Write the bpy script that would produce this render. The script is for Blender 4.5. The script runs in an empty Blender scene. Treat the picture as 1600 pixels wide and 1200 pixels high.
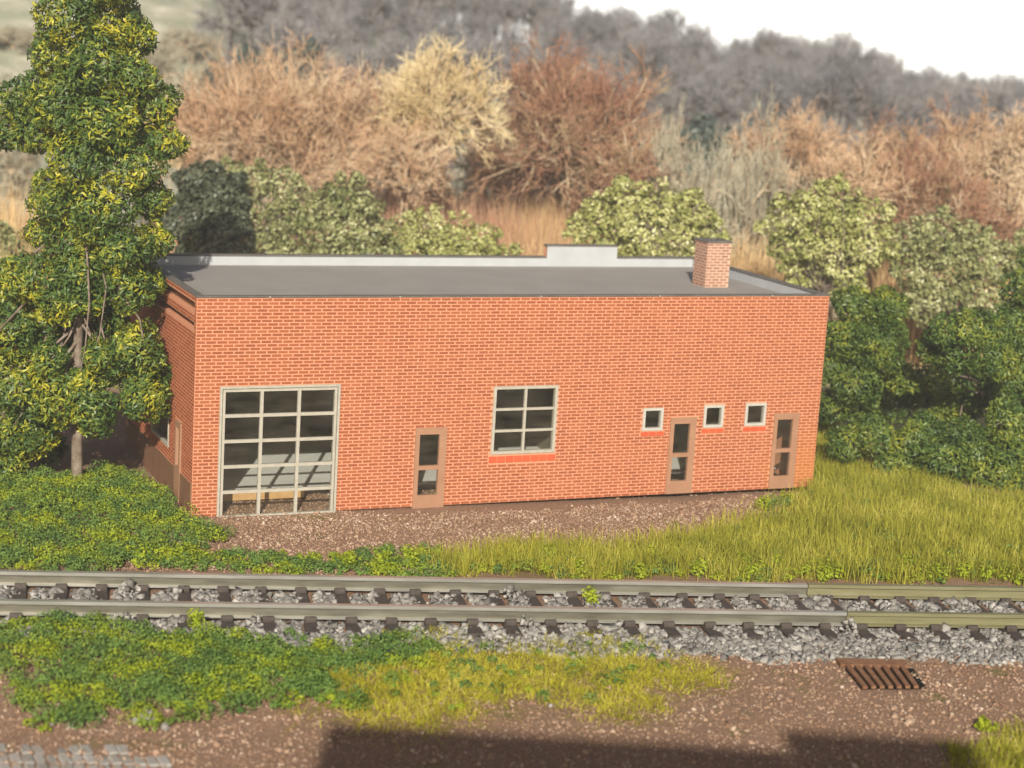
import bpy, math, random
import numpy as np
from mathutils import Matrix, Vector
S = bpy.context.scene
COL = S.collection
R_ = math.radians

# ------------------------------------------------------------------ camera
cam = bpy.data.cameras.new('camera')
co = bpy.data.objects.new('camera', cam); COL.objects.link(co)
PITCH, ROLL, CH = 0.189542605, 0.0589518866, 11.7064
cp, sp, cr, sr = math.cos(PITCH), math.sin(PITCH), math.cos(ROLL), math.sin(ROLL)
F = Vector((0, cp, -sp)); X0 = Vector((1, 0, 0)); D0 = Vector((0, -sp, -cp))
XR = X0*cr - D0*sr; DD = X0*sr + D0*cr
M = Matrix((XR, -DD, -F)).transposed().to_4x4(); M.translation = (0, 0, CH)
co.matrix_world = M
cam.sensor_width = 36; cam.lens = 2904.53/1600*36
cam.clip_start = 0.5; cam.clip_end = 3000
cam.dof.use_dof = True; cam.dof.focus_distance = 41.8; cam.dof.aperture_fstop = 0.38
S.camera = co
# ------------------------------------------------------------------ light
SUN_EL = 27
w = bpy.data.worlds.new('World'); S.world = w; w.use_nodes = True
nt = w.node_tree; nt.nodes.clear()
sk = nt.nodes.new('ShaderNodeTexSky'); sk.sky_type = 'NISHITA'; sk.sun_disc = False
sk.sun_elevation = R_(SUN_EL); sk.sun_rotation = R_(180); sk.dust_density = 4.0; sk.air_density = 1.0; sk.ozone_density = 1.0
bg = nt.nodes.new('ShaderNodeBackground'); bg.inputs[1].default_value = 0.06
wo = nt.nodes.new('ShaderNodeOutputWorld')
nt.links.new(sk.outputs[0], bg.inputs[0]); nt.links.new(bg.outputs[0], wo.inputs[0])
sl = bpy.data.lights.new('sun', 'SUN'); sl.energy = 4.9; sl.angle = R_(0.5); sl.color = (1, 0.94, 0.82)
so = bpy.data.objects.new('sun', sl); COL.objects.link(so); so.rotation_euler = (R_(90-SUN_EL), 0, R_(-1))
S.view_settings.view_transform = 'Standard'; S.view_settings.look = 'None'
S.view_settings.exposure = 0.36; S.view_settings.gamma = 1

# ------------------------------------------------------------------ helpers
rng = np.random.default_rng(7)
def tag(o, label=None, cat=None, group=None, kind=None):
    for k, v in (('label', label), ('category', cat), ('group', group), ('kind', kind)):
        if v: o[k] = v
    return o
def link(name, me, mat=None, parent=None):
    o = bpy.data.objects.new(name, me); COL.objects.link(o)
    if mat and me and not len(me.materials): me.materials.append(mat)
    if parent: o.parent = parent
    return o
def empty(name, loc, rz=0):
    o = bpy.data.objects.new(name, None); COL.objects.link(o); o.location = loc; o.rotation_euler = (0, 0, rz)
    o.empty_display_size = 0.3
    return o
def npmesh(name, V, Fc, smooth=False):
    V = np.asarray(V, np.float32); Fc = np.asarray(Fc, np.int32); k = Fc.shape[1]
    me = bpy.data.meshes.new(name)
    me.vertices.add(len(V)); me.vertices.foreach_set('co', V.ravel())
    me.loops.add(Fc.size); me.loops.foreach_set('vertex_index', Fc.ravel())
    me.polygons.add(len(Fc)); me.polygons.foreach_set('loop_start', np.arange(0, Fc.size, k, dtype=np.int32))
    me.update(calc_edges=True); me.validate()
    if smooth: me.polygons.foreach_set('use_smooth', np.ones(len(Fc), bool))
    return me
class MB:
    def __init__(s): s.v = []; s.f = []
    def box(s, x0, x1, y0, y1, z0, z1, skip=''):
        n = len(s.v)
        s.v += [(x0,y0,z0),(x1,y0,z0),(x1,y1,z0),(x0,y1,z0),(x0,y0,z1),(x1,y0,z1),(x1,y1,z1),(x0,y1,z1)]
        for c, q in (('b',(0,3,2,1)),('t',(4,5,6,7)),('f',(0,1,5,4)),('r',(1,2,6,5)),('k',(2,3,7,6)),('l',(3,0,4,7))):
            if c not in skip: s.f.append(tuple(n+i for i in q))
        return s
    def quad(s, *p):
        n = len(s.v); s.v += list(p); s.f.append((n, n+1, n+2, n+3)); return s
    def prism(s, prof, a, b):      # profile of (y,z) swept from x=a to x=b
        n = len(s.v); k = len(prof)
        s.v += [(a, y, z) for y, z in prof] + [(b, y, z) for y, z in prof]
        for i in range(k): s.f.append((n+i, n+(i+1) % k, n+k+(i+1) % k, n+k+i))
        s.f.append(tuple(n+i for i in reversed(range(k)))); s.f.append(tuple(n+k+i for i in range(k)))
        return s
    def mesh(s, name, bev=0):
        me = bpy.data.meshes.new(name); me.from_pydata(s.v, [], s.f); me.update()
        if bev:
            import bmesh
            b = bmesh.new(); b.from_mesh(me)
            bmesh.ops.recalc_face_normals(b, faces=b.faces)
            bmesh.ops.bevel(b, geom=list(b.edges), offset=bev, segments=1, affect='EDGES', clamp_overlap=True)
            b.to_mesh(me); b.free()
        return me
    def build(s, name, mat, parent=None, bev=0): return link(name, s.mesh(name, bev), mat, parent)

# ------------------------------------------------------------------ materials
def newmat(name):
    m = bpy.data.materials.new(name); m.use_nodes = True; t = m.node_tree; t.nodes.clear()
    o = t.nodes.new('ShaderNodeOutputMaterial'); return m, t, o
def nd(t, typ, **kw):
    n = t.nodes.new(typ)
    for k, v in kw.items():
        if k.startswith('_'): setattr(n, k[1:], v)
        else:
            key = k.replace('__', ' ')
            i = n.inputs[int(key[1:])] if key[0] == 'i' and key[1:].isdigit() else n.inputs[key]
            if hasattr(v, 'is_linked') or isinstance(v, bpy.types.NodeSocket): t.links.new(v, i)
            else: i.default_value = v
    return n
def ramp(t, fac, cols):
    r = t.nodes.new('ShaderNodeValToRGB'); t.links.new(fac, r.inputs[0]); e = r.color_ramp.elements
    n = len(cols)
    ps = [c[3] if len(c) > 3 else i/(n-1) for i, c in enumerate(cols)]
    while len(e) < n: e.new(0.5)
    for i, c in enumerate(cols): e[i].position = ps[i]
    for i, c in enumerate(cols): e[i].color = (c[0], c[1], c[2], 1)
    return r.outputs[0]
def math_(t, op, a, b=0.0, clamp=False):
    n = t.nodes.new('ShaderNodeMath'); n.operation = op; n.use_clamp = clamp
    for i, v in enumerate((a, b)):
        if isinstance(v, bpy.types.NodeSocket): t.links.new(v, n.inputs[i])
        else: n.inputs[i].default_value = v
    return n.outputs[0]
def noise(t, scale, detail=3, rough=0.55, dist=0.0, sv=None):
    tc = t.nodes.new('ShaderNodeNewGeometry')
    if sv:
        mp = nd(t, 'ShaderNodeMapping', Vector=tc.outputs['Position'], Scale=sv)
        return nd(t, 'ShaderNodeTexNoise', Vector=mp.outputs[0], Scale=scale, Detail=detail, Roughness=rough).outputs[0]
    return nd(t, 'ShaderNodeTexNoise', Vector=tc.outputs['Position'], Scale=scale, Detail=detail, Roughness=rough, Distortion=dist).outputs[0]
def stretch(t, s, c=0.5, g=2.5):  # contrast about the middle
    return math_(t, 'ADD', math_(t, 'MULTIPLY', math_(t, 'SUBTRACT', s, c), g), 0.5, True)
def island(t):
    g = t.nodes.new('ShaderNodeNewGeometry').outputs['Random Per Island']
    o = t.nodes.new('ShaderNodeObjectInfo').outputs['Random']
    return math_(t, 'FRACT', math_(t, 'ADD', g, o))
def solid(name, cols, scale=3, nw=1.0, iw=0.0, rough=0.7, spec=0.3, bump=0.0, bscale=40, metal=0.0, detail=4, sv=None, stain=None):
    """cols = colour ramp driven by noise (weight nw) and a per-piece random (weight iw)"""
    m, t, o = newmat(name)
    f = stretch(t, noise(t, scale, detail, sv=sv), 0.5, 2.0)
    if iw:
        f = math_(t, 'ADD', math_(t, 'MULTIPLY', f, nw), math_(t, 'MULTIPLY', island(t), iw), True)
    c = ramp(t, f, cols)
    if stain:
        gp = t.nodes.new('ShaderNodeNewGeometry'); ds = t.nodes.new('ShaderNodeVectorMath'); ds.operation = 'DISTANCE'; t.links.new(gp.outputs['Position'], ds.inputs[0]); ds.inputs[1].default_value = stain
        ff = math_(t, 'MULTIPLY', math_(t, 'SUBTRACT', math_(t, 'ADD', 1.15, math_(t, 'MULTIPLY', noise(t, 3.0, 4), .9)), ds.outputs['Value']), .8, True)
        ff = math_(t, 'MULTIPLY', ff, .42)
        mxs = t.nodes.new('ShaderNodeMix'); mxs.data_type = 'RGBA'; t.links.new(ff, mxs.inputs[0]); t.links.new(c, mxs.inputs[6]); mxs.inputs[7].default_value = (.50, .20, .045, 1); c = mxs.outputs[2]
    p = nd(t, 'ShaderNodeBsdfPrincipled', Base__Color=c, Roughness=rough, Metallic=metal)
    p.inputs['Specular IOR Level'].default_value = spec
    if bump:
        b = nd(t, 'ShaderNodeBump', Strength=bump, Distance=0.02, Height=noise(t, bscale, 4))
        t.links.new(b.outputs[0], p.inputs['Normal'])
    t.links.new(p.outputs[0], o.inputs[0]); return m
def leafmat(name, cols, nscale=1.2, nw=0.6, iw=0.4, rough=0.5, spec=0.35, trans=0.25, nc=0.5):
    m, t, o = newmat(name)
    f = math_(t, 'ADD', math_(t, 'MULTIPLY', stretch(t, noise(t, nscale, 3), nc, 3.0), nw), math_(t, 'MULTIPLY', island(t), iw), True)
    c = ramp(t, f, cols)
    p = nd(t, 'ShaderNodeBsdfPrincipled', Base__Color=c, Roughness=rough)
    p.inputs['Specular IOR Level'].default_value = spec
    if trans:
        tr = nd(t, 'ShaderNodeBsdfTranslucent', Color=c)
        mx = nd(t, 'ShaderNodeMixShader', i0=trans, i1=p.outputs[0], i2=tr.outputs[0]); t.links.new(mx.outputs[0], o.inputs[0])
    else: t.links.new(p.outputs[0], o.inputs[0])
    return m

M_brick = solid('brick_red', [(.255,.075,.034), (.325,.10,.045), (.39,.13,.06)], 2.0, .35, .65, .75, .2, .15, 60, stain=(8.0, 48.8, .3))
M_mortar = solid('mortar_salmon', [(.57,.255,.145), (.64,.305,.185)], 6, stain=(8.0, 48.8, .3), rough=.85, spec=.15, bump=.2)
M_brick_side = M_brick
M_chbrick = solid('brick_pink', [(.27,.135,.09), (.34,.18,.125), (.40,.225,.16)], 4, .3, .7, .85, .15)
M_chmortar = solid('mortar_pink', [(.52,.345,.255), (.60,.41,.315)], 6, rough=.9, spec=.1)
M_sill = solid('sill_brick', [(.50,.085,.035), (.60,.12,.05)], 5, .4, .6, .75, .2)
M_frame = solid('frame_cream', [(.36,.335,.275), (.45,.42,.355)], 8, rough=.55, spec=.3, bump=.1)
M_framew = solid('frame_white', [(.42,.40,.355), (.50,.48,.435)], 8, rough=.55, spec=.3)
M_door = solid('door_brown', [(.31,.165,.10), (.37,.205,.125)], 2.5, rough=.65, spec=.25, bump=.1)
M_plinth = solid('plinth_brown', [(.17,.085,.045), (.23,.12,.065)], 2, rough=.8)
M_roof = solid('roof_felt', [(.27,.245,.225), (.295,.27,.25), (.32,.295,.272)], .8, rough=.9, spec=.15, bump=.5, bscale=25, detail=8)
M_coping = solid('coping_grey', [(.10,.09,.08), (.155,.14,.125)], 3, rough=.7, spec=.3, bump=.2)
M_parapet = solid('parapet_white', [(.38,.395,.41), (.44,.455,.47)], 2.0, rough=.8, spec=.15)
M_inner = solid('inner_card', [(.13,.11,.08), (.17,.15,.11)], 1, rough=.9, spec=.1)
M_floor = solid('floor_grey', [(.60,.60,.57), (.68,.68,.65)], 1.5, rough=.8, spec=.1)
M_beam = solid('beam_wood', [(.45,.26,.11), (.60,.38,.18)], 5, rough=.7)
M_black = solid('flue_dark', [(.012,.011,.01), (.02,.018,.016)], 5, rough=.9, spec=.1)  # black painted for the shade in the chimney hole and grating slots
M_render = solid('render_grey', [(.30,.29,.27), (.36,.35,.33)], .5, rough=.9, spec=.1)
m, t, o = newmat('window_glass'); M_glass = m
tr0 = nd(t, 'ShaderNodeBsdfTransparent', Color=(.95,.96,.93,1)); du = nd(t, 'ShaderNodeBsdfDiffuse', Color=(.50,.44,.33,1)); df_ = math_(t, 'MULTIPLY', stretch(t, noise(t, 1.6, 4, sv=(1, 1, 3)), .5, 2), .085)
tr = nd(t, 'ShaderNodeMixShader', i0=df_, i1=tr0.outputs[0], i2=du.outputs[0]); gl = nd(t, 'ShaderNodeBsdfGlossy', Color=(.9,.9,.9,1), Roughness=.04)
fr = nd(t, 'ShaderNodeFresnel', IOR=1.45)
mx = nd(t, 'ShaderNodeMixShader', i0=fr.outputs[0], i1=tr.outputs[0], i2=gl.outputs[0]); t.links.new(mx.outputs[0], o.inputs[0])

M_rail = solid('rail_dull_silver', [(.09,.083,.062), (.14,.131,.098), (.18,.17,.13), (.24,.228,.18)], 1.6, rough=.4, spec=.5, metal=.3, bump=.05, sv=(.5, 3, 5))
M_rail2 = solid('rail_olive', [(.16,.15,.078), (.215,.20,.105), (.26,.245,.15)], 1.4, rough=.45, spec=.5, metal=.2, sv=(.5, 3, 5))
M_railhead = solid('rail_worn', [(.33,.32,.275), (.43,.42,.37), (.54,.53,.48)], 1.5, rough=.32, spec=.5, metal=.5, sv=(.4, 3, 5))
M_sleeper = solid('sleeper_dark', [(.045,.035,.03), (.085,.068,.056)], 6, rough=.7, spec=.3, bump=.5, bscale=30)
M_ballast = solid('ballast_grey', [(.075,.066,.058), (.17,.158,.142), (.25,.232,.21), (.325,.305,.28), (.54,.51,.46)], 2.0, .3, .7, .8, .25)
M_gravel = solid('gravel_brown', [(.15,.085,.052), (.25,.15,.095), (.33,.21,.14), (.42,.29,.205), (.70,.59,.48)], 1.0, .35, .65, .85, .15)
M_rust = solid('rusty_iron', [(.16,.075,.04), (.22,.11,.06), (.27,.15,.09)], 6, rough=.85, spec=.15, bump=.3)
M_bark = solid('bark_grey', [(.10,.075,.055), (.20,.155,.12), (.30,.25,.21)], 5, rough=.9, spec=.1, bump=.8, bscale=20)
M_cobble = solid('cobble_grey', [(.22,.20,.175), (.31,.285,.255), (.38,.355,.325)], 3, .5, .5, .8, .2, .4, 25)

G_tree = leafmat('leaf_tree', [(.034,.072,.018), (.065,.122,.026), (.12,.178,.03), (.36,.36,.03), (.52,.46,.03)], 1.1, .62, .52, .45, .4, .2, .56)
G_tree2 = leafmat('leaf_tree_dark', [(.036,.072,.018), (.072,.128,.026), (.13,.185,.03), (.26,.285,.035), (.46,.43,.04)], 1.0, .58, .45, .45, .4, .2, .56)
G_weed = leafmat('leaf_weed', [(.09,.15,.028), (.16,.24,.04), (.23,.32,.05), (.31,.39,.055)], 1.5, .6, .45, .6, .2, .25, .53)
G_weeddark = leafmat('leaf_weed_dark', [(.07,.14,.035), (.12,.205,.05), (.17,.27,.06), (.22,.33,.065)], 1.6, .6, .4, .6, .2, .25)
G_lime = leafmat('leaf_lime', [(.22,.30,.02), (.33,.40,.025), (.43,.47,.04)], 3, .5, .5, .6, .2, .3)
G_grass = leafmat('grass_olive', [(.13,.155,.02), (.28,.285,.03), (.42,.395,.042), (.60,.55,.13)], .7, .45, .6, .55, .25, .3)
G_mat = leafmat('grass_yellow', [(.24,.235,.02), (.38,.36,.028), (.52,.47,.04), (.66,.59,.13)], .9, .45, .6, .55, .25, .2)
G_reed = leafmat('reed_straw', [(.42,.24,.11), (.60,.40,.20), (.72,.52,.27), (.80,.62,.36)], .25, .6, .45, .7, .1, .25)
G_reedpink = leafmat('reed_russet', [(.34,.16,.09), (.50,.28,.17), (.62,.38,.25), (.66,.46,.30)], .35, .6, .5, .7, .1, .25)
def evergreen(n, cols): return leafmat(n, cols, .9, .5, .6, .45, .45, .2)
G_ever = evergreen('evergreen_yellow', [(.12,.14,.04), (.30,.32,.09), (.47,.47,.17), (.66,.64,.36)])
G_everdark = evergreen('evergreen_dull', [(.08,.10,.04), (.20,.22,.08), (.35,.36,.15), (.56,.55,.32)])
G_evershade = evergreen('evergreen_deep', [(.035,.045,.03), (.07,.085,.05), (.11,.125,.075), (.18,.195,.12)])  # the left tree's shadow is put into this dark leaf colour
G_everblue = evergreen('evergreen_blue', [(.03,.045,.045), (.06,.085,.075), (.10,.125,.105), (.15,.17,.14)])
def twigm(n, cols, ns=.35): return leafmat(n, cols, ns, .6, .5, .8, .1, .15)
T_russet = twigm('twig_russet', [(.35,.21,.12), (.54,.33,.19), (.68,.48,.31), (.78,.65,.46)])
T_red = twigm('twig_red', [(.25,.115,.075), (.37,.185,.115), (.45,.265,.165), (.48,.39,.22)])
T_straw = twigm('twig_straw', [(.56,.41,.21), (.72,.57,.31), (.84,.70,.43), (.88,.78,.52)])
T_stem = twigm('stem_tan', [(.40,.29,.19), (.52,.40,.27), (.62,.50,.36)])
T_pale = twigm('twig_pale', [(.30,.27,.19), (.46,.42,.31), (.60,.56,.43)])
T_wood = twigm('twig_grey', [(.14,.14,.15), (.215,.21,.22), (.285,.275,.285), (.38,.355,.35)], .06)
T_woodbark = solid('bark_far', [(.16,.14,.14), (.24,.21,.20)], 1, rough=.9, spec=.1)

# ------------------------------------------------------------------ ground
def sstep(a, b, x):
    q = np.clip((x-a)/(b-a), 0, 1); return q*q*(3-2*q)
def wob(x, y):
    return (np.sin(x*1.7+y*.6)*np.sin(y*1.9-x*.5+1)*.5 + np.sin(x*4.1+1.3)*np.sin(y*3.7+.4)*.3 + np.sin(x*9.3+y*2)*np.sin(y*8.1-x*3)*.2)
def gz(x, y):
    x = np.asarray(x, float); y = np.asarray(y, float)
    z = wob(x, y)*.035
    dip = sstep(-4, 3, x)*sstep(38.5, 43, y)*(1-sstep(56, 62, y)); z = z-.08*dip-.10*sstep(40.2, 41.6, y-.437*(x+7.3)+.3)*(1-sstep(50, 54, y-.437*(x+7.3)))*sstep(-7.9, -7.2, x)*(1-sstep(8.4, 9.2, x))
    z = z*(1-sstep(40, 42, y)*(1-sstep(44, 50, y))*.6)
    z = z + .28*np.exp(-(((x+10.5)/2.6)**2+((y-41.5)/2.4)**2))          # weed bank, left
    z = z + .12*np.exp(-(((x+5.5)/5)**2+((y-31.3)/1.6)**2))              # foreground bank
    z = z + .22*np.exp(-(((x-10.5)/3.5)**2+((y-44)/4)**2))               # grass bank, right
    crest = np.interp(x, [-70, -40, -26, -12, 8, 22, 36, 60], [27, 22, 16.5, 8.6, 5.5, 4.0, .8, .3])
    z = z + crest*sstep(78, 170, y) + .9*sstep(60, 75, y)
    z = z - sstep(176, 250, y)*(.6*crest+np.interp(x, [-30, 0], [0, 9]))
    return z
def spaced(lo, hi, f0, f1, fine, coarse):
    a = list(np.arange(f0, f1+1e-6, fine)); s = fine; v = f1
    while v < hi: s = min(s*1.25, coarse); v += s; a.append(v)
    s = fine; v = f0; b = []
    while v > lo: s = min(s*1.25, coarse); v -= s; b.append(v)
    return np.array(b[::-1]+a)
gx = spaced(-420, 420, -14, 17, .28, 14); gy = spaced(-80, 900, 25, 58, .28, 14)
XX, YY = np.meshgrid(gx, gy); ZZ = gz(XX, YY)
V = np.stack([XX, YY, ZZ], -1).reshape(-1, 3); nx = len(gx)
I = (np.arange(len(gy)-1)[:, None]*nx+np.arange(nx-1)[None]).ravel()
gme = npmesh('ground', V, np.stack([I, I+1, I+1+nx, I+nx], 1), True)
m, t, o = newmat('ground_soil')
geo = t.nodes.new('ShaderNodeNewGeometry'); sx = nd(t, 'ShaderNodeSeparateXYZ', Vector=geo.outputs['Position'])
n1 = noise(t, 14, 6, .7); n2 = noise(t, .8, 3); n3 = noise(t, .12, 4)
soil = ramp(t, stretch(t, n1, .5, 2.2), [(.14,.08,.05), (.23,.14,.09), (.30,.19,.13), (.38,.26,.185)])
moss = ramp(t, stretch(t, n1, .5, 2.0), [(.07,.08,.02), (.14,.14,.035), (.21,.19,.06)])
straw = ramp(t, stretch(t, n3, .5, 2.6), [(.20,.22,.11), (.36,.33,.17), (.46,.36,.20), (.42,.40,.28)])
n4 = noise(t, .3, 6, .7); mead = ramp(t, stretch(t, n4, .5, 2.6), [(.15,.17,.12), (.28,.29,.21), (.40,.38,.29), (.62,.58,.48)])
def mixc(f, a, b):
    n = t.nodes.new('ShaderNodeMix'); n.data_type = 'RGBA'; t.links.new(f, n.inputs[0]); t.links.new(a, n.inputs[6]); t.links.new(b, n.inputs[7]); return n.outputs[2]
f1 = math_(t, 'MULTIPLY', math_(t, 'SUBTRACT', math_(t, 'ADD', sx.outputs[1], math_(t, 'MULTIPLY', n2, 3)), 57.0), .5, True)
f2 = math_(t, 'MULTIPLY', math_(t, 'SUBTRACT', sx.outputs[1], 80.0), .1, True)
fm = math_(t, 'MULTIPLY', math_(t, 'SUBTRACT', n2, .60), 6, True)
c = mixc(f2, mixc(f1, mixc(fm, soil, moss), straw), mead)
p = nd(t, 'ShaderNodeBsdfPrincipled', Base__Color=c, Roughness=.95); p.inputs['Specular IOR Level'].default_value = .1
b = nd(t, 'ShaderNodeBump', Strength=.6, Distance=.03, Height=n1); t.links.new(b.outputs[0], p.inputs['Normal'])
t.links.new(p.outputs[0], o.inputs[0])
tag(link('ground', gme, m), kind='structure')

# ------------------------------------------------------------------ sky: the white printed backdrop far behind the hill, lit by the sun
sv_, sf_ = [], []
for i in range(61):
    a = R_(20+i*140/60)
    for e in (-60, 0, 70, 140): sv_.append((900*math.cos(a), 900*math.sin(a), e))
for i in range(60):
    for j in range(3): sf_.append((i*4+j, (i+1)*4+j, (i+1)*4+j+1, i*4+j+1))
M_sky = solid('sky_white', [(.80,.86,.96), (.84,.89,.97)], .01, rough=1.0, spec=0.0)
tag(link('sky', npmesh('sky', sv_, sf_, True), M_sky), kind='structure')

# ------------------------------------------------------------------ brick building
BW, BD, BH = 16.99, 7.43, 5.2
YAW = 0.411607783
bld = empty('brick_building', (-7.315, 42.084, 0), YAW)
tag(bld, 'long flat-roofed red brick building with brown glazed doors and a big gridded window', 'building')
def b2w(u, d): return (-7.315+u*math.cos(YAW)-d*math.sin(YAW), 42.084+u*math.sin(YAW)+d*math.cos(YAW))
T = .18
WINS = [(.60,3.53,-.08,3.12,'big'), (7.50,9.25,1.24,2.97,'six'), (11.69,12.28,1.71,2.31,'small'), (13.47,14.06,1.735,2.34,'small'), (14.71,15.34,1.745,2.36,'small')]
DOORS = [(5.495,6.315,-.06,1.98), (12.51,13.28,.0,2.035), (15.61,16.38,0,2.06)]
opn = [q[:4] for q in WINS]+DOORS
def wallgrid(L, z0, z1, holes, place, th):
    """wall slab with openings; place(a, depth, z) -> xyz"""
    us = sorted({0, L}|{h[0] for h in holes}|{h[1] for h in holes}); zs = sorted({z0, z1}|{max(h[2], z0) for h in holes}|{h[3] for h in holes})
    mb = MB()
    def solidc(i, j):
        if not (0 <= i < len(us)-1 and 0 <= j < len(zs)-1): return False
        a = (us[i]+us[i+1])/2; b = (zs[j]+zs[j+1])/2
        return not any(h[0] < a < h[1] and h[2] < b < h[3] for h in holes)
    for i in range(len(us)-1):
        for j in range(len(zs)-1):
            if not solidc(i, j): continue
            a0, a1, b0, b1 = us[i], us[i+1], zs[j], zs[j+1]
            mb.quad(place(a0,0,b0), place(a1,0,b0), place(a1,0,b1), place(a0,0,b1))
            mb.quad(place(a1,th,b0), place(a0,th,b0), place(a0,th,b1), place(a1,th,b1))
            if not solidc(i-1, j): mb.quad(place(a0,th,b0), place(a0,0,b0), place(a0,0,b1), place(a0,th,b1))
            if not solidc(i+1, j): mb.quad(place(a1,0,b0), place(a1,th,b0), place(a1,th,b1), place(a1,0,b1))
            if not solidc(i, j-1): mb.quad(place(a0,th,b0), place(a1,th,b0), place(a1,0,b0), place(a0,0,b0))
            if not solidc(i, j+1): mb.quad(place(a0,0,b1), place(a1,0,b1), place(a1,th,b1), place(a0,th,b1))
    return mb
wf = wallgrid(BW, 0, BH, opn, lambda a, d, z: (a, d, z), T).build('wall', M_mortar, bld)
LH = [(1.13,1.70,0,2.0), (2.46,4.4,1.12,2.0)]
BANDS = [(.16, BD-.3, 4.82, 5.07), (.16, BD-.3, 4.42, 4.60)]
wl = wallgrid(BD-2*T, 0, BH, [(a-T, b-T, c, e) for a, b, c, e in LH+[(T+.002, BD-.3, 4.82, 5.07), (T+.002, BD-.3, 4.42, 4.60)]], lambda a, d, z: (d, a+T, z), T).build('wall', M_mortar, bld)
wr = MB().box(BW-T, BW, T, BD-T, -.02, BH).build('wall', M_mortar, bld)
wb = MB().box(0, BW, BD-T, BD, 0, BH).box(12.0, 14.25, BD-T, BD, BH, 5.54, 'b').build('wall', M_mortar, bld)
MB().box(T+.01, BW-T-.01, BD-T-.04, BD-T-.01, .02, 4.89).box(T+.01, T+.03, 4.6, BD-T-.05, .02, 4.88).box(10.9, 10.96, T+.02, BD-T-.05, .24, 4.87).build('inner_lining', M_inner, bld)
# bricks: real pieces 12 mm proud of the mortar
PU, PZ, bw_, bh_ = .262, .0825, .225, .052
NZ = int(BH/PZ)
cand = []
r0 = random.Random(3)
def course(L, holes, z_lo=0.0):
    out = []
    for j in range(NZ):
        z0 = .012+j*PZ; z1 = z0+bh_
        if z1 > BH-.01: break
        off = -(.11 if j % 2 else .0)-.02+r0.uniform(-.006, .006)
        a = off
        while a < L:
            a0, a1 = max(a, .012), min(a+bw_, L-.012)
            segs = [(a0, a1)]
            for h in holes:
                if h[2]-.005 < z1 and h[3]+.005 > z0:
                    ns = []
                    for s0, s1 in segs:
                        if s1 <= h[0]-.012 or s0 >= h[1]+.012: ns.append((s0, s1)); continue
                        if s0 < h[0]-.012: ns.append((s0, h[0]-.012))
                        if s1 > h[1]+.012: ns.append((h[1]+.012, s1))
                    segs = ns
            for s0, s1 in segs:
                if s1-s0 > .04: out.append((s0, s1, z0+r0.uniform(-.0015, .0015), z1+r0.uniform(-.0015, .0015)))
            a += PU
    return out
SILLS = [(7.46,9.29,1.03,1.185,8), (11.66,12.34,1.575,1.675,3), (13.44,14.11,1.595,1.70,3), (14.68,15.38,1.60,1.71,3)]
fb = course(BW, opn+[s[:4] for s in SILLS])
full = [q for q in fb if abs(q[1]-q[0]-bw_) < 1e-6]
full.sort(key=lambda q: (q[0]*math.sin(YAW)+42.08)**2 + (b2w(q[0], 0)[0])**2*.2 + (11.7-q[2])**2*.12)
single = full[:300]; ss = set(single)
bm1 = MB().box(-bw_/2, bw_/2, -.011, .002, -bh_/2, bh_/2, 'k').mesh('brick', 0)
bm1.materials.append(M_brick)
for q in single:
    b = link('brick', bm1, None, wf); b.location = ((q[0]+q[1])/2, 0, (q[2]+q[3])/2)
mb = MB()
for q in fb:
    if q not in ss: mb.box(q[0], q[1], -.011, .002, q[2], q[3], 'k')
tag(mb.build('brick', M_brick, wf), kind='stuff')
mb = MB()
for q in course(BD, [(0, BD, 0, .80)]+LH+BANDS):
    mb.box(-.011, .002, q[0], q[1], q[2], q[3], 'r')
tag(mb.build('brick', M_brick, wl), kind='stuff')
mb = MB()
for q in course(BD, []): mb.box(BW-.002, BW+.011, q[0], q[1], q[2], q[3], 'l')
tag(mb.build('brick', M_brick, wr), kind='stuff')
# dark panel paints the shade of the recessed bands; plinth on the end wall
MB().box(.172, .19, T+.004, BD-.25, 4.40, 5.09).build('recess_panel', M_plinth, bld)
MB().box(-.035, -.002, .02, 1.12, -.05, .80).box(-.035, -.002, 1.71, BD-.02, -.05, .80).build('plinth', M_plinth, bld)
# roof
MB().box(T, BW-T, T, BD-T, 4.90, 4.96).build('roof', M_roof, bld)
pl = MB().box(T+.002, BW-T-.003, BD-T-.035, BD-T-.002, 4.962, 5.198).box(12.0, 14.25, BD-T-.035, BD-T-.002, 5.198, 5.54, 'b')
pl.box(BW-T-.035, BW-T-.002, T+.003, BD-T-.037, 4.962, 5.198).build('parapet_lining', M_parapet, bld)
cz = BH+.004
MB().box(-.02, BW+.02, -.025, T+.03, cz, cz+.035).build('coping', M_coping, bld, .008)
MB().box(-.012, T+.03, T+.034, BD-T-.052, cz, cz+.035).build('coping', M_coping, bld, .008)
MB().box(BW-T-.05, BW+.025, T+.034, BD-T-.052, cz, cz+.045).build('coping', M_coping, bld, .008)
MB().box(-.02, 11.98, BD-T-.048, BD+.02, cz, cz+.045).build('coping', M_coping, bld, .008)
MB().box(14.27, BW+.02, BD-T-.048, BD+.02, cz, cz+.045).build('coping', M_coping, bld, .008)
MB().box(11.97, 14.28, BD-T-.048, BD+.02, 5.544, 5.59).build('coping', M_coping, bld, .008)
mb = MB()
for a in (1.7, 4.9, 8.6, 11.9, 15.2): mb.box(a, a+.03, -.045, -.026, cz+.002, cz+.03)
mb.build('coping_clip', M_framew, bld)
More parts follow.
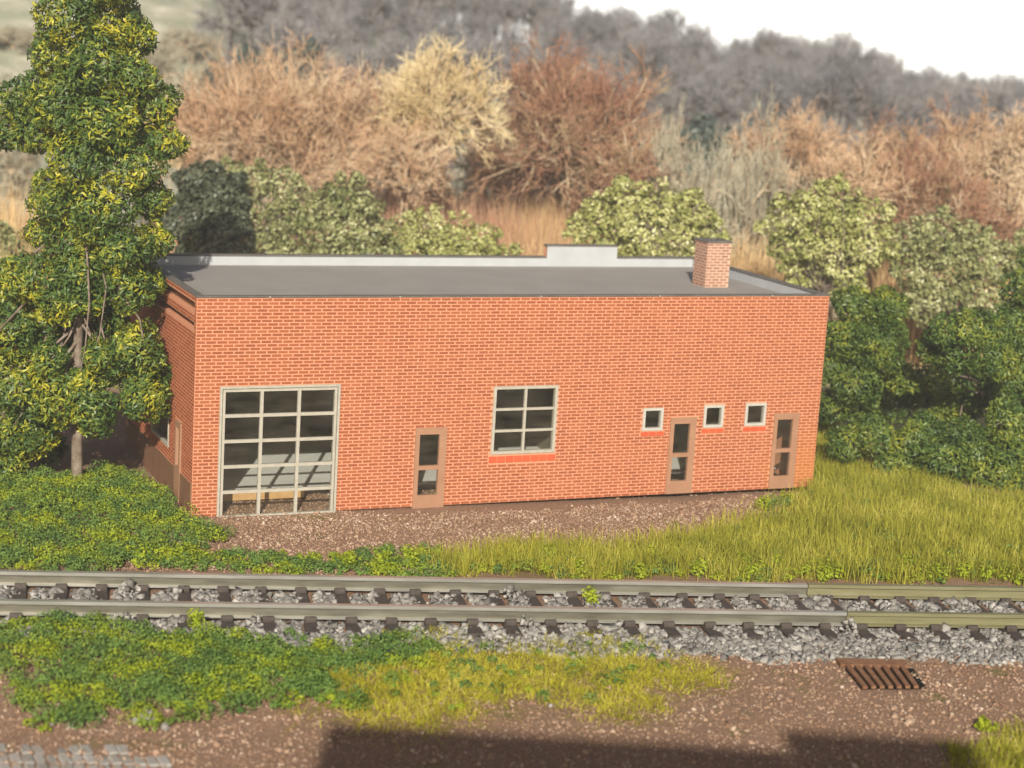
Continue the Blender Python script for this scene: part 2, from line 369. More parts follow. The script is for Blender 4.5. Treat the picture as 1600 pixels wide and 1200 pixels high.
# chimney
u0, u1, d0, d1, zt = 14.98, 15.71, 3.15, 3.87, 6.19
ch = MB().box(u0, u1, d0, d1, 4.93, zt).build('chimney', M_chmortar, bld)
mb = MB()
for j in range(15):
    z0 = 4.985+j*.081
    for face in range(4):
        L = u1-u0 if face % 2 == 0 else d1-d0
        a = -.02-(.11 if (j+face) % 2 else 0)
        while a < L-.03:
            a0, a1 = max(a, .006), min(a+.2, L-.006)
            if a1-a0 > .03:
                if face == 0: mb.box(u0+a0, u0+a1, d0-.009, d0+.002, z0, z0+.048, 'k')
                if face == 2: mb.box(u0+a0, u0+a1, d1-.002, d1+.009, z0, z0+.048, 'f')
                if face == 3: mb.box(u0-.009, u0+.002, d0+a0, d0+a1, z0, z0+.048, 'r')
                if face == 1: mb.box(u1-.002, u1+.009, d0+a0, d0+a1, z0, z0+.048, 'l')
            a += .24
tag(mb.build('brick', M_chbrick, ch), kind='stuff')
e = .025
MB().box(u0-e, u1+e, d0-e, d0+.2, zt+.003, zt+.055).box(u0-e, u1+e, d1-.2, d1+e, zt+.003, zt+.055).box(u0-e, u0+.2, d0+.2, d1-.2, zt+.003, zt+.055, 'fk').box(u1-.2, u1+e, d0+.2, d1-.2, zt+.003, zt+.055, 'fk').build('chimney_cap', M_coping, ch)
MB().box(u0+.2, u1-.2, d0+.2, d1-.2, zt+.006, zt+.02).build('flue', M_black, ch)  # black plate stands in for the dark of the chimney hole
# windows
def frame_ring(mb, a0, a1, z0, z1, w_, y0, y1):
    mb.box(a0, a0+w_, y0, y1, z0, z1).box(a1-w_, a1, y0, y1, z0, z1)
    mb.box(a0+w_, a1-w_, y0, y1, z1-w_, z1, 'lr').box(a0+w_, a1-w_, y0, y1, z0, z0+w_, 'lr')
    return mb
def pane(a0, a1, z0, z1, y, parent):
    MB().quad((a0, y, z0), (a1, y, z0), (a1, y, z1), (a0, y, z1)).build('pane', M_glass, parent)
for a0, a1, z0, z1, kind in WINS:
    if kind == 'big':
        mb = frame_ring(MB(), a0+.002, a1-.002, z0, z1-.002, .055, -.03, .10)
        frame_ring(mb, a0+.075, a1-.075, z0+.02, z1-.075, .06, -.018, .09)
        wn = mb.build('window', M_frame, bld)
        i0, i1, j0, j1 = a0+.135, a1-.135, z0+.08, z1-.135; nc, nr, mw = 3, 5, .075
    else:
        fw = .075 if kind == 'six' else .07
        wn = frame_ring(MB(), a0+.002, a1-.002, z0+.002, z1-.002, fw, -.03, .10).build('window', M_framew if kind == 'small' else M_frame, bld)
        i0, i1, j0, j1 = a0+fw, a1-fw, z0+fw, z1-fw; nc, nr, mw = (2, 3, .06) if kind == 'six' else (1, 1, 0)
    cw = (i1-i0-(nc-1)*mw)/nc; rh = (j1-j0-(nr-1)*mw)/nr
    for k in range(1, nc):
        x = i0+k*cw+(k-1)*mw; MB().box(x, x+mw, -.022, .06, j0, j1).build('mullion', M_frame, wn)
    for k in range(1, nr):
        z = j0+k*rh+(k-1)*mw
        for c_ in range(nc):
            x = i0+c_*(cw+mw); MB().box(x, x+cw, -.016, .055, z, z+mw).build('glazing_bar', M_frame, wn)
    for c_ in range(nc):
        for k in range(nr):
            x = i0+c_*(cw+mw); z = j0+k*(rh+mw); pane(x, x+cw, z, z+rh, .03, wn)
    for s in SILLS:
        if abs((s[0]+s[1])/2-(a0+a1)/2) < .3:
            n = s[4]; wd = (s[1]-s[0])/n
            for k in range(n):
                MB().box(s[0]+k*wd+.012, s[0]+(k+1)*wd-.012, -.025, .003, s[2], s[3], 'k').build('sill_brick', M_sill, wn)
# doors
for a0, a1, z0, z1 in DOORS:
    g0, g1 = a0+.115, a1-.19; h = z1-z0; y0, y1 = -.028, .07
    A, B, C_, D_ = z0+.34*h/2.04, z0+.98*h/2.04, z0+1.085*h/2.04, z0+1.87*h/2.04
    mb = MB().box(a0+.003, g0, y0, y1, z0, z1).box(g1, a1-.003, y0, y1, z0, z1)
    mb.box(g0, g1, y0, y1, z0, A, 'lr').box(g0, g1, y0, y1, B, C_, 'lr').box(g0, g1, y0, y1, D_, z1, 'lr')
    dr = mb.build('door', M_door, bld)
    pane(g0, g1, A, B, .02, dr); pane(g0, g1, C_, D_, .02, dr)
# end wall door and window
a0, a1, z0, z1 = LH[0]
dr = MB().box(-.045, .1, a0+.003, a0+.12, z0, z1).box(-.045, .1, a1-.12, a1-.003, z0, z1).box(-.045, .1, a0+.12, a1-.12, z1-.15, z1).box(-.045, .1, a0+.12, a1-.12, z0, .9).build('door', M_door, bld)
MB().quad((.03, a1-.12, .9), (.03, a0+.12, .9), (.03, a0+.12, z1-.15), (.03, a1-.12, z1-.15)).build('pane', M_glass, dr)
a0, a1, z0, z1 = LH[1]
wn = MB().box(-.03, .1, a0+.003, a0+.07, z0, z1).box(-.03, .1, a1-.07, a1-.003, z0, z1).box(-.03, .1, a0+.07, a1-.07, z1-.07, z1).box(-.03, .1, a0+.07, a1-.07, z0, z0+.07).build('window', M_frame, bld)
MB().quad((.03, a1-.07, z0+.07), (.03, a0+.07, z0+.07), (.03, a0+.07, z1-.07), (.03, a1-.07, z1-.07)).build('pane', M_glass, wn)
MB().box(15.45, 15.98, 2.0, 2.03, .24, 1.55).build('inner_panel', M_floor, bld)
# floor boards seen through the glass
MB().box(.45, BW-.3, 1.42, BD-.3, .16, .23).build('floor', M_floor, bld)
MB().box(.95, 3.12, 1.24, 1.40, .02, .215).build('floor_beam', M_beam, bld, .006)

# ------------------------------------------------------------------ railway track
NA, NB = [(-9.49, 33.88), (10.92, 37.1)]
FA, FB = [(-10.07, 35.93), (11.37, 38.85)]
tv = np.array(NB)-np.array(NA)+np.array(FB)-np.array(FA); tv = tv/np.linalg.norm(tv); TY = math.atan2(tv[1], tv[0])
nv = np.array([-tv[1], tv[0]])
org = np.array(NA)
gauge = float((np.array([(FA[0]+FB[0])/2, (FA[1]+FB[1])/2])-np.array([(NA[0]+NB[0])/2, (NA[1]+NB[1])/2]))@nv)
nmid = float(((np.array(NB)-org)@nv)/2)
org = org+nv*nmid
trk = empty('railway_track', (org[0], org[1], 0), TY)
tag(trk, 'single railway track with dull silver rails on dark sleepers in grey ballast', 'railway track')
prof = [(-.024,.036),(-.024,.212),(.024,.212),(.024,.036)]
hprof = [(-.082,.222),(-.082,.278),(-.068,.292),(.068,.292),(.082,.278),(.082,.222),(.03,.21),(-.03,.21)][::-1]
fprof = [(-.13,0),(-.13,.022),(-.03,.038),(.03,.038),(.13,.022),(.13,0)][::-1]
JN, JF = 15.6, 17.0
jn = float((np.array([(7.04, 37.01)][0])-org)@tv); jf = float((np.array([(6.56, 38.46)][0])-org)@tv)
for yc, j in ((.06, jn), (gauge+.06, jf)):
    for x0, x1, mat_ in ((-6, j-.01, M_rail), (j+.01, 28, M_rail2)):
        o = MB().prism([(y+yc+.07, z*.92+.10) for y, z in prof], x0, x1).build('rail', mat_, trk)
        MB().prism([(y+yc+.07, z*.92+.10) for y, z in hprof], x0+.001, x1-.001).build('rail_head', M_railhead if mat_ is M_rail else mat_, o)
        MB().prism([(y+yc+.07, z*.92+.10) for y, z in fprof], x0+.001, x1-.001).build('rail_foot', M_railhead if mat_ is M_rail else mat_, o)  # foot's sheen is put into its lighter colour; the head is worn
        if mat_ is M_rail2: o['label'] = 'olive tinted rail length beyond the joint'
sm = MB().box(-.135, .135, -.68, gauge+.95, -.10, .075).mesh('sleeper', .02); sm.materials.append(M_sleeper)
cm = MB().prism([(-.14,.04),(-.02,.04),(-.005,.15),(-.05,.185),(-.10,.185),(-.14,.13)], -.115, .115)
cme = cm.mesh('rail_chair', .012); cme.materials.append(M_sleeper)
for k in range(-3, 36):
    x = k*.80+.28
    s = link('sleeper', sm, None, trk); s.location = (x+r0.uniform(-.03, .03), 0, 0); s.rotation_euler = (0, 0, R_(4+r0.uniform(-1, 1)))
    for yc in (0, gauge):
        c = link('rail_chair', cme, None, s); c.location = (0, yc, 0)
        c = link('rail_chair', cme, None, s); c.location = (0, yc+.26, 0); c.rotation_euler = (0, 0, math.pi)
def stones(P, size, flat=.7, k=8):
    n = len(P); P = np.asarray(P)
    if k == 8:
        base = np.array([(-1,-1,-1),(1,-1,-1),(1,1,-1),(-1,1,-1),(-1,-1,1),(1,-1,1),(1,1,1),(-1,1,1)], float)*.5
        f = np.array([(0,3,2,1),(4,5,6,7),(0,1,5,4),(1,2,6,5),(2,3,7,6),(3,0,4,7)])
    else:
        base = np.array([(1,0,0),(-1,0,0),(0,1,0),(0,-1,0),(0,0,1),(0,0,-1)], float)*.62
        f = np.array([(0,2,4),(2,1,4),(1,3,4),(3,0,4),(2,0,5),(1,2,5),(3,1,5),(0,3,5)])
    q = base[None]*(1+rng.uniform(-.45, .45, (n, len(base), 3)))
    q = q*np.stack([rng.uniform(.7, 1.3, n), rng.uniform(.6, 1.1, n), rng.uniform(.5, .9, n)*flat/.7], 1)[:, None]*size[:, None, None]
    A = rng.normal(size=(n, 3)); A[:, 2] += 1.2; Z = A/np.linalg.norm(A, axis=1)[:, None]
    X = np.cross(Z, rng.normal(size=(n, 3))); X /= np.linalg.norm(X, axis=1)[:, None]; Y = np.cross(Z, X)
    q = q[:, :, :1]*X[:, None]+q[:, :, 1:2]*Y[:, None]+q[:, :, 2:3]*Z[:, None]+P[:, None]
    return q.reshape(-1, 3), (f[None]+np.arange(n)[:, None, None]*len(base)).reshape(-1, f.shape[1])
def inpoly(P, poly):
    x, y = P[:, 0], P[:, 1]; r = np.zeros(len(P), bool); n = len(poly)
    for i in range(n):
        (x0, y0), (x1, y1) = poly[i], poly[(i+1) % n]
        c = (y0 > y) != (y1 > y)
        r ^= c & (x < (x1-x0)*(y-y0)/((y1-y0) if y1 != y0 else 1e-9)+x0)
    return r
def polypts(poly, dens, jit=.25):
    a = np.array(poly); lo, hi = a.min(0)-.5, a.max(0)+.5
    P = rng.uniform(lo, hi, (int(np.prod(hi-lo)*dens), 2))
    J = np.stack([np.sin(P[:, 1]*2.3+P[:, 0]*1.1)+.7*np.sin(P[:, 0]*5.1+P[:, 1]*3.3), np.sin(P[:, 0]*1.9-P[:, 1]*.7)+.7*np.sin(P[:, 1]*4.7+P[:, 0]*5.9)], 1)*jit+rng.normal(size=P.shape)*jit*.5
    return P[inpoly(P+J, poly)]
n = 48000
s_ = rng.uniform(-5, 27, n); t_ = rng.uniform(-2.4, gauge+.75, n)
edge = -1.35-.03*s_-.14*np.sin(s_*1.3)-.10*np.sin(s_*3.1)
keep = (t_ > edge+rng.normal(size=n)*.12)
for yc in (.13, gauge+.13): keep &= np.abs(t_-yc) > .15
onsl = (np.abs(((s_-.28+.4) % .80)-.4) < .15) & (t_ > -.62)
keep &= ~(onsl & (rng.uniform(size=n) < .96))
s_, t_ = s_[keep], t_[keep]
W = org[None]+s_[:, None]*tv+t_[:, None]*nv
heap = np.clip(np.sin(s_*1.9+1)*np.sin(s_*.83)*np.sin(s_*3.7+2), 0, 1)
z = gz(W[:, 0], W[:, 1])+rng.uniform(-.03, .03, len(W))+.02*np.exp(-((t_-gauge/2)/1.2)**2)
for yc in (.13, gauge+.13): z += heap*.34*rng.uniform(0, 1, len(W))*np.exp(-((t_-yc+.30)/.13)**2)
Vs, Fs = stones(np.column_stack([W, z]), np.clip(rng.lognormal(np.log(.080), .32, len(W)), .05, .2))
tag(link('ballast', npmesh('ballast', Vs, Fs), M_ballast), 'loose grey crushed stone ballast around the track', 'ballast', kind='stuff')
# gravel
front = [(-9.78, 32.41), (11.49, 36.25), (9.84, 28.87), (-8.1, 26.23)]
mid = [(-8.51, 37.59), (-7.05, 43.27), (-1.38, 43.97), (8.26, 48.75), (8.1, 45.52), (3.18, 41.55), (-1.12, 38.39)]
inner = [b2w(.2, .2), b2w(16.7, .2), b2w(16.7, 3), b2w(.2, 3)]
P = np.vstack([polypts(front, 170, .1), polypts(mid, 300, .15), polypts(inner, 120, 0)])
tt = (P-org)@nv; gp_ = [(6.64, 34.24), (7.84, 34.38), (7.99, 33.06), (6.78, 32.79)]
P = P[((tt < -1.5) & ~(inpoly(P, gp_) & (rng.uniform(size=len(P)) < .93))) | (tt > gauge+.5)]
Vs, Fs = stones(np.column_stack([P, gz(P[:, 0], P[:, 1])+rng.uniform(-.008, .012, len(P))]), np.clip(rng.lognormal(np.log(.041), .42, len(P)), .014, .15), k=6)
tag(link('gravel', npmesh('gravel', Vs, Fs), M_gravel), 'fine red-brown gravel strewn over the ground', 'gravel', kind='stuff')

# ------------------------------------------------------------------ vegetation makers
def frames(n, up=0.0, N=None):
    Z = rng.normal(size=(n, 3)) if N is None else N+rng.normal(size=(n, 3))*.6
    Z[:, 2] += up; Z /= np.linalg.norm(Z, axis=1)[:, None]+1e-9
    X = np.cross(Z, rng.normal(size=(n, 3))); X /= np.linalg.norm(X, axis=1)[:, None]+1e-9
    return X, np.cross(Z, X), Z
def curl_leaves(P, L, Wd, N=None):
    """narrow curled strip leaves: two quads each"""
    n = len(P); X, Y, Z = frames(n, 0.2, N); L = L*rng.uniform(.7, 1.3, n); c = rng.uniform(-.5, .7, n)*L
    v = np.empty((n, 6, 3))
    for i, (a, wf_, zz) in enumerate(((-.5, .55, 0.), (0., 1., 1.), (.5, .3, .0))):
        ctr = P+X*(a*L)[:, None]+Z*(zz*c*.6)[:, None]
        v[:, 2*i] = ctr-Y*(Wd*wf_*.5); v[:, 2*i+1] = ctr+Y*(Wd*wf_*.5)
    f = np.array([(0,1,3,2),(2,3,5,4)])
    return v.reshape(-1, 3), (f[None]+np.arange(n)[:, None, None]*6).reshape(-1, 4)
def flat_leaves(P, L, Wd, up=.4, N=None):
    n = len(P); X, Y, Z = frames(n, up, N); L = L*rng.uniform(.65, 1.35, n); v = np.empty((n, 4, 3))
    v[:, 0] = P-X*(L*.5)[:, None]; v[:, 2] = P+X*(L*.5)[:, None]
    v[:, 1] = P-Y*(Wd*.5)+Z*(L*.12)[:, None]; v[:, 3] = P+Y*(Wd*.5)+Z*(L*.12)[:, None]
    return v.reshape(-1, 3), np.arange(n*4).reshape(-1, 4)
def blades(P2, h, w_, lean, flat=0.0, z0=None):
    n = len(P2); z = gz(P2[:, 0], P2[:, 1]) if z0 is None else z0
    a = rng.uniform(0, 2*np.pi, n); dr = np.stack([np.cos(a), np.sin(a)], 1); b = rng.uniform(0, np.pi, n); wv = np.stack([np.cos(b), np.sin(b)], 1)*w_*.5
    H = h*rng.uniform(.55, 1.25, n); ln = H*np.abs(rng.normal(size=n))*lean
    zt = H*np.sqrt(np.clip(1-(ln/H*.6)**2, .05, 1))*(1-flat)
    v = np.empty((n, 5, 3)); base = np.column_stack([P2, z-.02])
    v[:, 0] = base; v[:, 1] = base; v[:, 0, :2] -= wv; v[:, 1, :2] += wv
    mid_ = base.copy(); mid_[:, :2] += dr*(ln*.35)[:, None]; mid_[:, 2] += zt*.6
    v[:, 2] = mid_; v[:, 3] = mid_; v[:, 2, :2] -= wv*.75; v[:, 3, :2] += wv*.75
    tip = base.copy(); tip[:, :2] += dr*ln[:, None]; tip[:, 2] += zt; v[:, 4] = tip
    f = np.array([(0,1,3),(0,3,2),(2,3,4)])
    return v.reshape(-1, 3), (f[None]+np.arange(n)[:, None, None]*5).reshape(-1, 3)
def tubes(P0, P1, r0_, r1_, sides=3):
    P0, P1 = np.asarray(P0, float), np.asarray(P1, float); n = len(P0)
    r0_ = np.broadcast_to(r0_, n); r1_ = np.broadcast_to(r1_, n)
    D = P1-P0; D /= np.linalg.norm(D, axis=1)[:, None]+1e-9
    X = np.cross(D, np.array([.31, .77, .11])); X /= np.linalg.norm(X, axis=1)[:, None]+1e-9; Y = np.cross(D, X)
    v = np.empty((n, sides*2, 3))
    for i in range(sides):
        a = 2*np.pi*i/sides; o_ = X*np.cos(a)+Y*np.sin(a)
        v[:, i] = P0+o_*r0_[:, None]; v[:, sides+i] = P1+o_*r1_[:, None]
    f = np.array([(i, (i+1) % sides, sides+(i+1) % sides, sides+i) for i in range(sides)])
    return v.reshape(-1, 3), (f[None]+np.arange(n)[:, None, None]*sides*2).reshape(-1, 4)
def cat(parts):
    Vv, Ff, o_ = [], [], 0
    for v, f in parts: Vv.append(v); Ff.append(f+o_); o_ += len(v)
    return np.vstack(Vv), np.vstack(Ff)
def polyline(pts, rad, sides=7):
    pts = np.array(pts, float); return tubes(pts[:-1], pts[1:], np.array(rad[:-1]), np.array(rad[1:]), sides)
def limb(a, b, ra, rb, bend=.12, k=5, sides=6):
    a, b = np.array(a, float), np.array(b, float); L = np.linalg.norm(b-a); off = rng.normal(size=3)*L*bend
    ts = np.linspace(0, 1, k); pts = [a+(b-a)*q+off*math.sin(q*math.pi) for q in ts]
    return polyline(pts, [ra+(rb-ra)*q for q in ts], sides)
def crown_leaves(clumps, per, fill=.25, lo=.35):
    out = []; nor = []
    for c in clumps:
        x, y, z, r = c[:4]; n = int(per*(r/.75)**2)
        d = rng.normal(size=(n, 3)); d /= np.linalg.norm(d, axis=1)[:, None]
        sub = rng.normal(size=(9, 3)); sub /= np.linalg.norm(sub, axis=1)[:, None]       # small tufts make the clump uneven
        bmp = (np.clip((d@sub.T), 0, 1)**8).max(1)
        rr = r*(.72+.30*bmp)*np.where(rng.uniform(size=n) < fill, rng.uniform(.4, 1, n), rng.uniform(.88, 1.08, n))
        keepm = (rng.uniform(size=n) < lo+.85*bmp)
        out.append((np.array([x, y, z])+d*rr[:, None]*np.array([1, 1, .92]))[keepm]); nor.append(d[keepm])
    return np.vstack(out), np.vstack(nor)
def broad_tree(name, label, base, clumps, mat, per, L, Wd, trunk_r, cat_, group=None, top=None, leaf=curl_leaves, lo=.35):
    bx, by = base; bz = float(gz(bx, by)); root = empty(name, (bx, by, bz))
    tag(root, label, cat_, group)
    C = np.array([c[:4] for c in clumps])-np.array([bx, by, bz, 0])
    P, N = crown_leaves(C, per, lo=lo)
    k = P[:, 2] > .05; P, N = P[k], N[k]
    V_, F_ = leaf(P, L, Wd, N=N)
    link('crown', npmesh('crown', V_, F_), mat, root)
    zt = (C[:, 2].max()-.2) if top is None else top
    pts = [(0, 0, -.15), (.03, 0, .25), (.0, .03, zt*.25), (.08, -.03, zt*.5), (.02, .05, zt*.75), (.05, 0, zt)]
    link('trunk', npmesh('trunk', *polyline(pts, [trunk_r*1.5, trunk_r, trunk_r*.85, trunk_r*.65, trunk_r*.4, trunk_r*.12], 9), True), M_bark, root)
    br = []
    for c in C:
        z0 = min(c[2]-.35*math.hypot(c[0], c[1])-.1, zt*.95); lo_ = .2 if zt < 3 else .26*zt
        if z0 < lo_+.12*zt: z0 = lo_+rng.uniform(0, .30)*zt
        rr = trunk_r*(.34 if zt > 4 else .4)*(1-.55*z0/max(zt, .1))
        br.append(limb((.03, 0, z0), c[:3], rr, rr*.35))
    tag(link('branches', npmesh('branches', *cat(br), True), M_bark, root), kind='stuff')
    return root
# ------------------------------------------------------------------ trees near the building
LT = [(-10.27, 44.3, 13.14, 0.84), (-10.78, 44.6, 12.39, 1.0), (-9.67, 44.0, 12.3, 0.91), (-10.72, 43.8, 11.36, 0.83), (-9.98, 44.5, 11.33, 0.95), (-9.32, 44.6, 10.92, 0.55), (-11.28, 44.3, 10.4, 0.69), (-10.06, 43.6, 10.3, 0.9), (-9.35, 44.1, 10.04, 0.76), (-11.9, 44.5, 9.43, 0.69), (-10.82, 43.7, 9.37, 0.9), (-8.88, 44.7, 9.37, 0.71), (-9.79, 43.5, 9.0, 0.9), (-12.44, 44.6, 8.64, 0.64), (-11.51, 44.1, 8.64, 0.68), (-8.64, 44.5, 8.53, 0.61), (-10.48, 43.6, 8.13, 0.9), (-9.26, 43.9, 7.96, 0.83), (-11.02, 44.0, 7.17, 0.76), (-9.84, 43.5, 6.98, 0.9), (-8.87, 44.5, 7.17, 0.58), (-10.7, 44.0, 6.04, 0.83), (-9.41, 43.7, 6.0, 0.83), (-8.81, 44.5, 6.1, 0.58), (-11.59, 44.6, 6.15, 0.43), (-11.68, 44.0, 5.14, 0.88), (-12.52, 44.8, 4.75, 0.85), (-10.46, 44.0, 5.37, 0.73), (-9.29, 43.9, 5.14, 0.73), (-9.01, 44.5, 5.15, 0.54), (-12.09, 44.4, 3.73, 0.89), (-11.44, 44.7, 4.04, 0.55), (-9.03, 43.9, 3.6, 0.79), (-9.81, 44.5, 2.98, 0.64), (-11.94, 43.9, 2.57, 0.91), (-10.83, 43.5, 2.32, 0.78), (-9.96, 43.7, 2.1, 0.72), (-8.9, 43.8, 2.38, 0.72), (-8.77, 44.3, 2.84, 0.58), (-12.19, 44.0, 1.26, 0.76), (-11.44, 44.1, 1.48, 0.64), (-13.23, 44.6, 2.99, 0.92), (-13.42, 44.7, 1.52, 0.92), (-13.29, 44.5, 4.74, 0.77), (-9.8, 44.8, 4.12, 0.49), (-13.28, 44.7, 8.73, 0.62), (-12.11, 44.0, 0.47, 0.45), (-10.84, 45.9, 3.72, 0.63), (-10.48, 45.8, 4.73, 0.95), (-10.99, 45.8, 6.62, 0.95), (-10.68, 45.7, 8.68, 1.1), (-11.9, 45.8, 2.86, 0.95), (-11.16, 45.4, 2.89, 0.81), (-10.37, 45.4, 3.59, 0.7), (-11.7, 44.5, 1.02, 0.64), (-12.38, 44.7, 0.53, 0.62), (-11.48, 45.2, 0.71, 0.47), (-10.42, 43.7, 2.54, 0.6), (-10.84, 43.7, 4.69, 0.6), (-10.17, 43.8, 4.72, 0.51), (-11.07, 43.8, 3.26, 0.51), (-9.88, 43.8, 3.34, 0.54), (-10.27, 43.7, 2.71, 0.54)]
TB = [(-10.54, 44.19)][0]
broad_tree('leafy_tree', 'tall green tree with yellow flecks standing at the left end of the brick building', TB, LT, G_tree, 1850, .15, .052, .14, 'tree', lo=.42)
RA = [(9.78, 53.5, 4.34, 0.74), (10.84, 53.5, 4.4, 0.7), (9.49, 53.1, 3.32, 0.77), (10.53, 53.0, 3.3, 0.91), (11.42, 53.5, 2.28, 0.55), (9.94, 53.2, 2.1, 0.88), (9.26, 53.5, 2.48, 0.59), (11.03, 54.1, 2.18, 0.65), (10.31, 53.8, 1.23, 0.7), (9.48, 53.9, 1.16, 0.63), (10.28, 54.7, 3.19, 1.13), (12.13, 55.5, 1.59, 0.57), (11.49, 55.5, 1.15, 0.69)]
broad_tree('leafy_tree', 'dark green tree right behind the right corner of the brick building', [(10.65, 55.08)][0], RA, G_tree2, 2000, .145, .05, .15, 'tree', lo=.34)
RB = [(11.81, 50.8, 4.11, 0.59), (12.56, 50.6, 4.28, 0.73), (13.15, 50.4, 3.51, 0.76), (12.34, 50.8, 3.42, 0.59), (12.12, 51.4, 3.4, 0.53), (11.59, 51.5, 3.53, 0.43), (14.24, 52.6, 3.96, 0.91), (14.8, 54.0, 5.1, 0.78), (15.29, 54.3, 5.75, 0.79), (14.53, 52.6, 2.49, 0.91), (15.41, 53.5, 3.41, 1.11), (15.94, 54.0, 4.6, 1.12), (16.05, 54.0, 1.93, 1.12), (14.71, 55.4, 1.76, 0.67), (15.24, 55.2, 3.6, 1.33), (13.05, 55.8, 1.79, 0.86), (14.21, 55.8, 1.86, 0.86), (12.39, 56.2, 1.37, 0.58), (13.67, 55.6, 1.07, 0.77)]
broad_tree('leafy_tree', 'green tree at the right edge with yellow tufts low in its crown', [(15.76, 56.46)][0], RB, G_tree2, 2000, .145, .05, .17, 'tree', lo=.34)
RC = [(9.45, 51.0, 0.81, 0.63), (10.16, 50.8, 1.08, 0.73), (11.06, 50.7, 0.82, 0.79), (11.56, 51.2, 1.33, 0.56), (12.03, 50.5, 0.53, 0.8), (12.7, 51.0, 1.19, 0.74), (13.01, 50.6, 0.75, 0.87), (13.94, 51.1, 1.64, 0.81), (13.68, 50.4, 0.28, 0.76), (14.47, 50.8, 1.01, 1.01), (14.54, 50.3, -0.06, 0.83), (15.2, 51.0, 2.11, 1.05), (15.5, 50.7, 0.36, 1.05), (10.62, 50.5, 0.39, 0.49), (12.31, 51.9, 0.81, 1.07)]
broad_tree('leafy_shrub', 'low spreading dark green shrub in front of the right-hand trees on yellow grass', [(12.75, 51.88)][0], RC, G_tree2, 2100, .145, .05, .1, 'shrub', lo=.34)

# ------------------------------------------------------------------ ground cover
def stuff(name, vf, mat, label, cat_): return tag(link(name, npmesh(name, *vf), mat), label, cat_, kind='stuff')
def weeds(poly, dens, rad, per, leaf, fr, labels, jit=.2, lift=.0):
    """puffs of one area split by patches into lime, mid and dark green plants"""
    C = polypts(poly, dens, jit); n = len(C)
    v = np.sin(C[:, 0]*2.1+C[:, 1]*1.3)*np.sin(C[:, 1]*2.9-C[:, 0]*.8+.5)+.6*np.sin(C[:, 0]*5.3+1)*np.sin(C[:, 1]*6.1)+rng.normal(size=n)*.35
    o_ = np.argsort(np.argsort(v))/n
    for (lo, hi, mat_, lab) in ((1-fr[0], 2, G_lime, labels[0]), (fr[1], 1-fr[0], G_weed, labels[1]), (-1, fr[1], G_weeddark, labels[2])):
        k = (o_ >= lo) & (o_ < hi)
        if k.sum() < 3: continue
        stuff('ground_cover', puffs_at(C[k], rad, per, leaf, lift), mat_, lab, 'weeds')
def puffs_at(C, rad, per, leaf, lift=0.0):
    C = np.asarray(C); n = len(C); r = rad*rng.uniform(.45, 1.5, n); d = rng.normal(size=(n, per, 3)); d /= np.linalg.norm(d, axis=2)[..., None]; d[..., 2] = np.abs(d[..., 2])-.15
    q = np.column_stack([C, gz(C[:, 0], C[:, 1])+r*.5+lift*rng.uniform(0, 1, n)**2])[:, None]+d*(r[:, None]*rng.uniform(.75, 1.1, (n, per)))[..., None]
    return flat_leaves(q.reshape(-1, 3), leaf, leaf*.85, .3, d.reshape(-1, 3))
weeds([(-13.76, 44.52), (-10.96, 44.75), (-9.72, 46.0), (-7.27, 41.91), (-6.26, 40.16), (-6.61, 38.27), (-8.04, 37.31), (-11.35, 36.73)], 34, .17, 62, .050, (.30, .33), ('lime green weeds in clumps below the left tree', 'mid green weeds on the bank below the left tree', 'dark green weeds on the bank below the left tree'), .2, .16)
weeds([(-7.59, 38.35), (-5.12, 39.37), (-3.18, 39.78), (-1.23, 40.71), (-0.86, 38.68), (-1.12, 38.34), (-7.19, 37.72)], 34, .13, 50, .05, (.30, .4), ('lime green weeds in the strip along the far rail', 'mid green weeds in the strip along the far rail', 'dark green weeds in the strip along the far rail'), .12)
weeds([(-10.21, 33.06), (-8.26, 33.88), (-6.41, 33.77), (-5.34, 33.21), (-4.73, 33.18), (-4.71, 31.58), (-5.08, 29.78), (-5.94, 28.77), (-7.32, 28.41), (-8.26, 30.33), (-9.5, 30.75)], 34, .165, 62, .050, (.30, .35), ('lime green weeds at the left of the foreground', 'mid green weeds at the left of the foreground', 'dark green weeds at the left of the foreground'), .2, .08)
weeds([(-5.32, 33.14), (-3.59, 33.68), (-1.65, 33.8), (-0.93, 34.01), (-1.59, 32.8), (-2.59, 31.54), (-3.16, 30.09), (-5.27, 29.66)], 36, .15, 62, .052, (.12, .5), ('few lime green weeds by the yellow grass', 'mid green weeds beside the yellow foreground grass', 'deep green weeds beside the yellow foreground grass'), .4, .05)
pl_mat = [(-3.24, 29.87), (-2.48, 32.23), (-1.64, 33.69), (-0.2, 34.33), (1.54, 34.38), (2.79, 34.6), (3.86, 34.05), (3.64, 32.6), (2.15, 31.43), (-0.11, 30.68), (-2.26, 29.85)]
P = polypts(pl_mat, 820, .6)
stuff('grass', blades(P, .42, .017, 1.5, .6), G_mat, 'flattened yellow grass in the middle foreground', 'grass')
pl_gr = [(8.54, 50.44), (9.43, 54.75), (9.9, 52.34), (11.69, 50.32), (12.92, 48.75), (15.26, 48.47), (13.58, 40.62), (11.8, 40.46), (5.92, 39.67), (1.64, 39.04), (-1.14, 38.62), (-1.33, 39.81), (-0.51, 40.87), (1.69, 41.12), (3.37, 42.13), (5.61, 43.47), (6.97, 44.96), (7.75, 47.05)]
P = polypts(pl_gr, 520, .22)
hh = np.where(rng.uniform(size=len(P)) < .8, .50, .30)
stuff('grass', cat([blades(P[::2], hh[::2]*1.08, .020, .5), blades(P[1::2], hh[1::2], .018, 1.1, .15)]), G_grass, 'long olive yellow grass on the bank right of the building', 'grass')
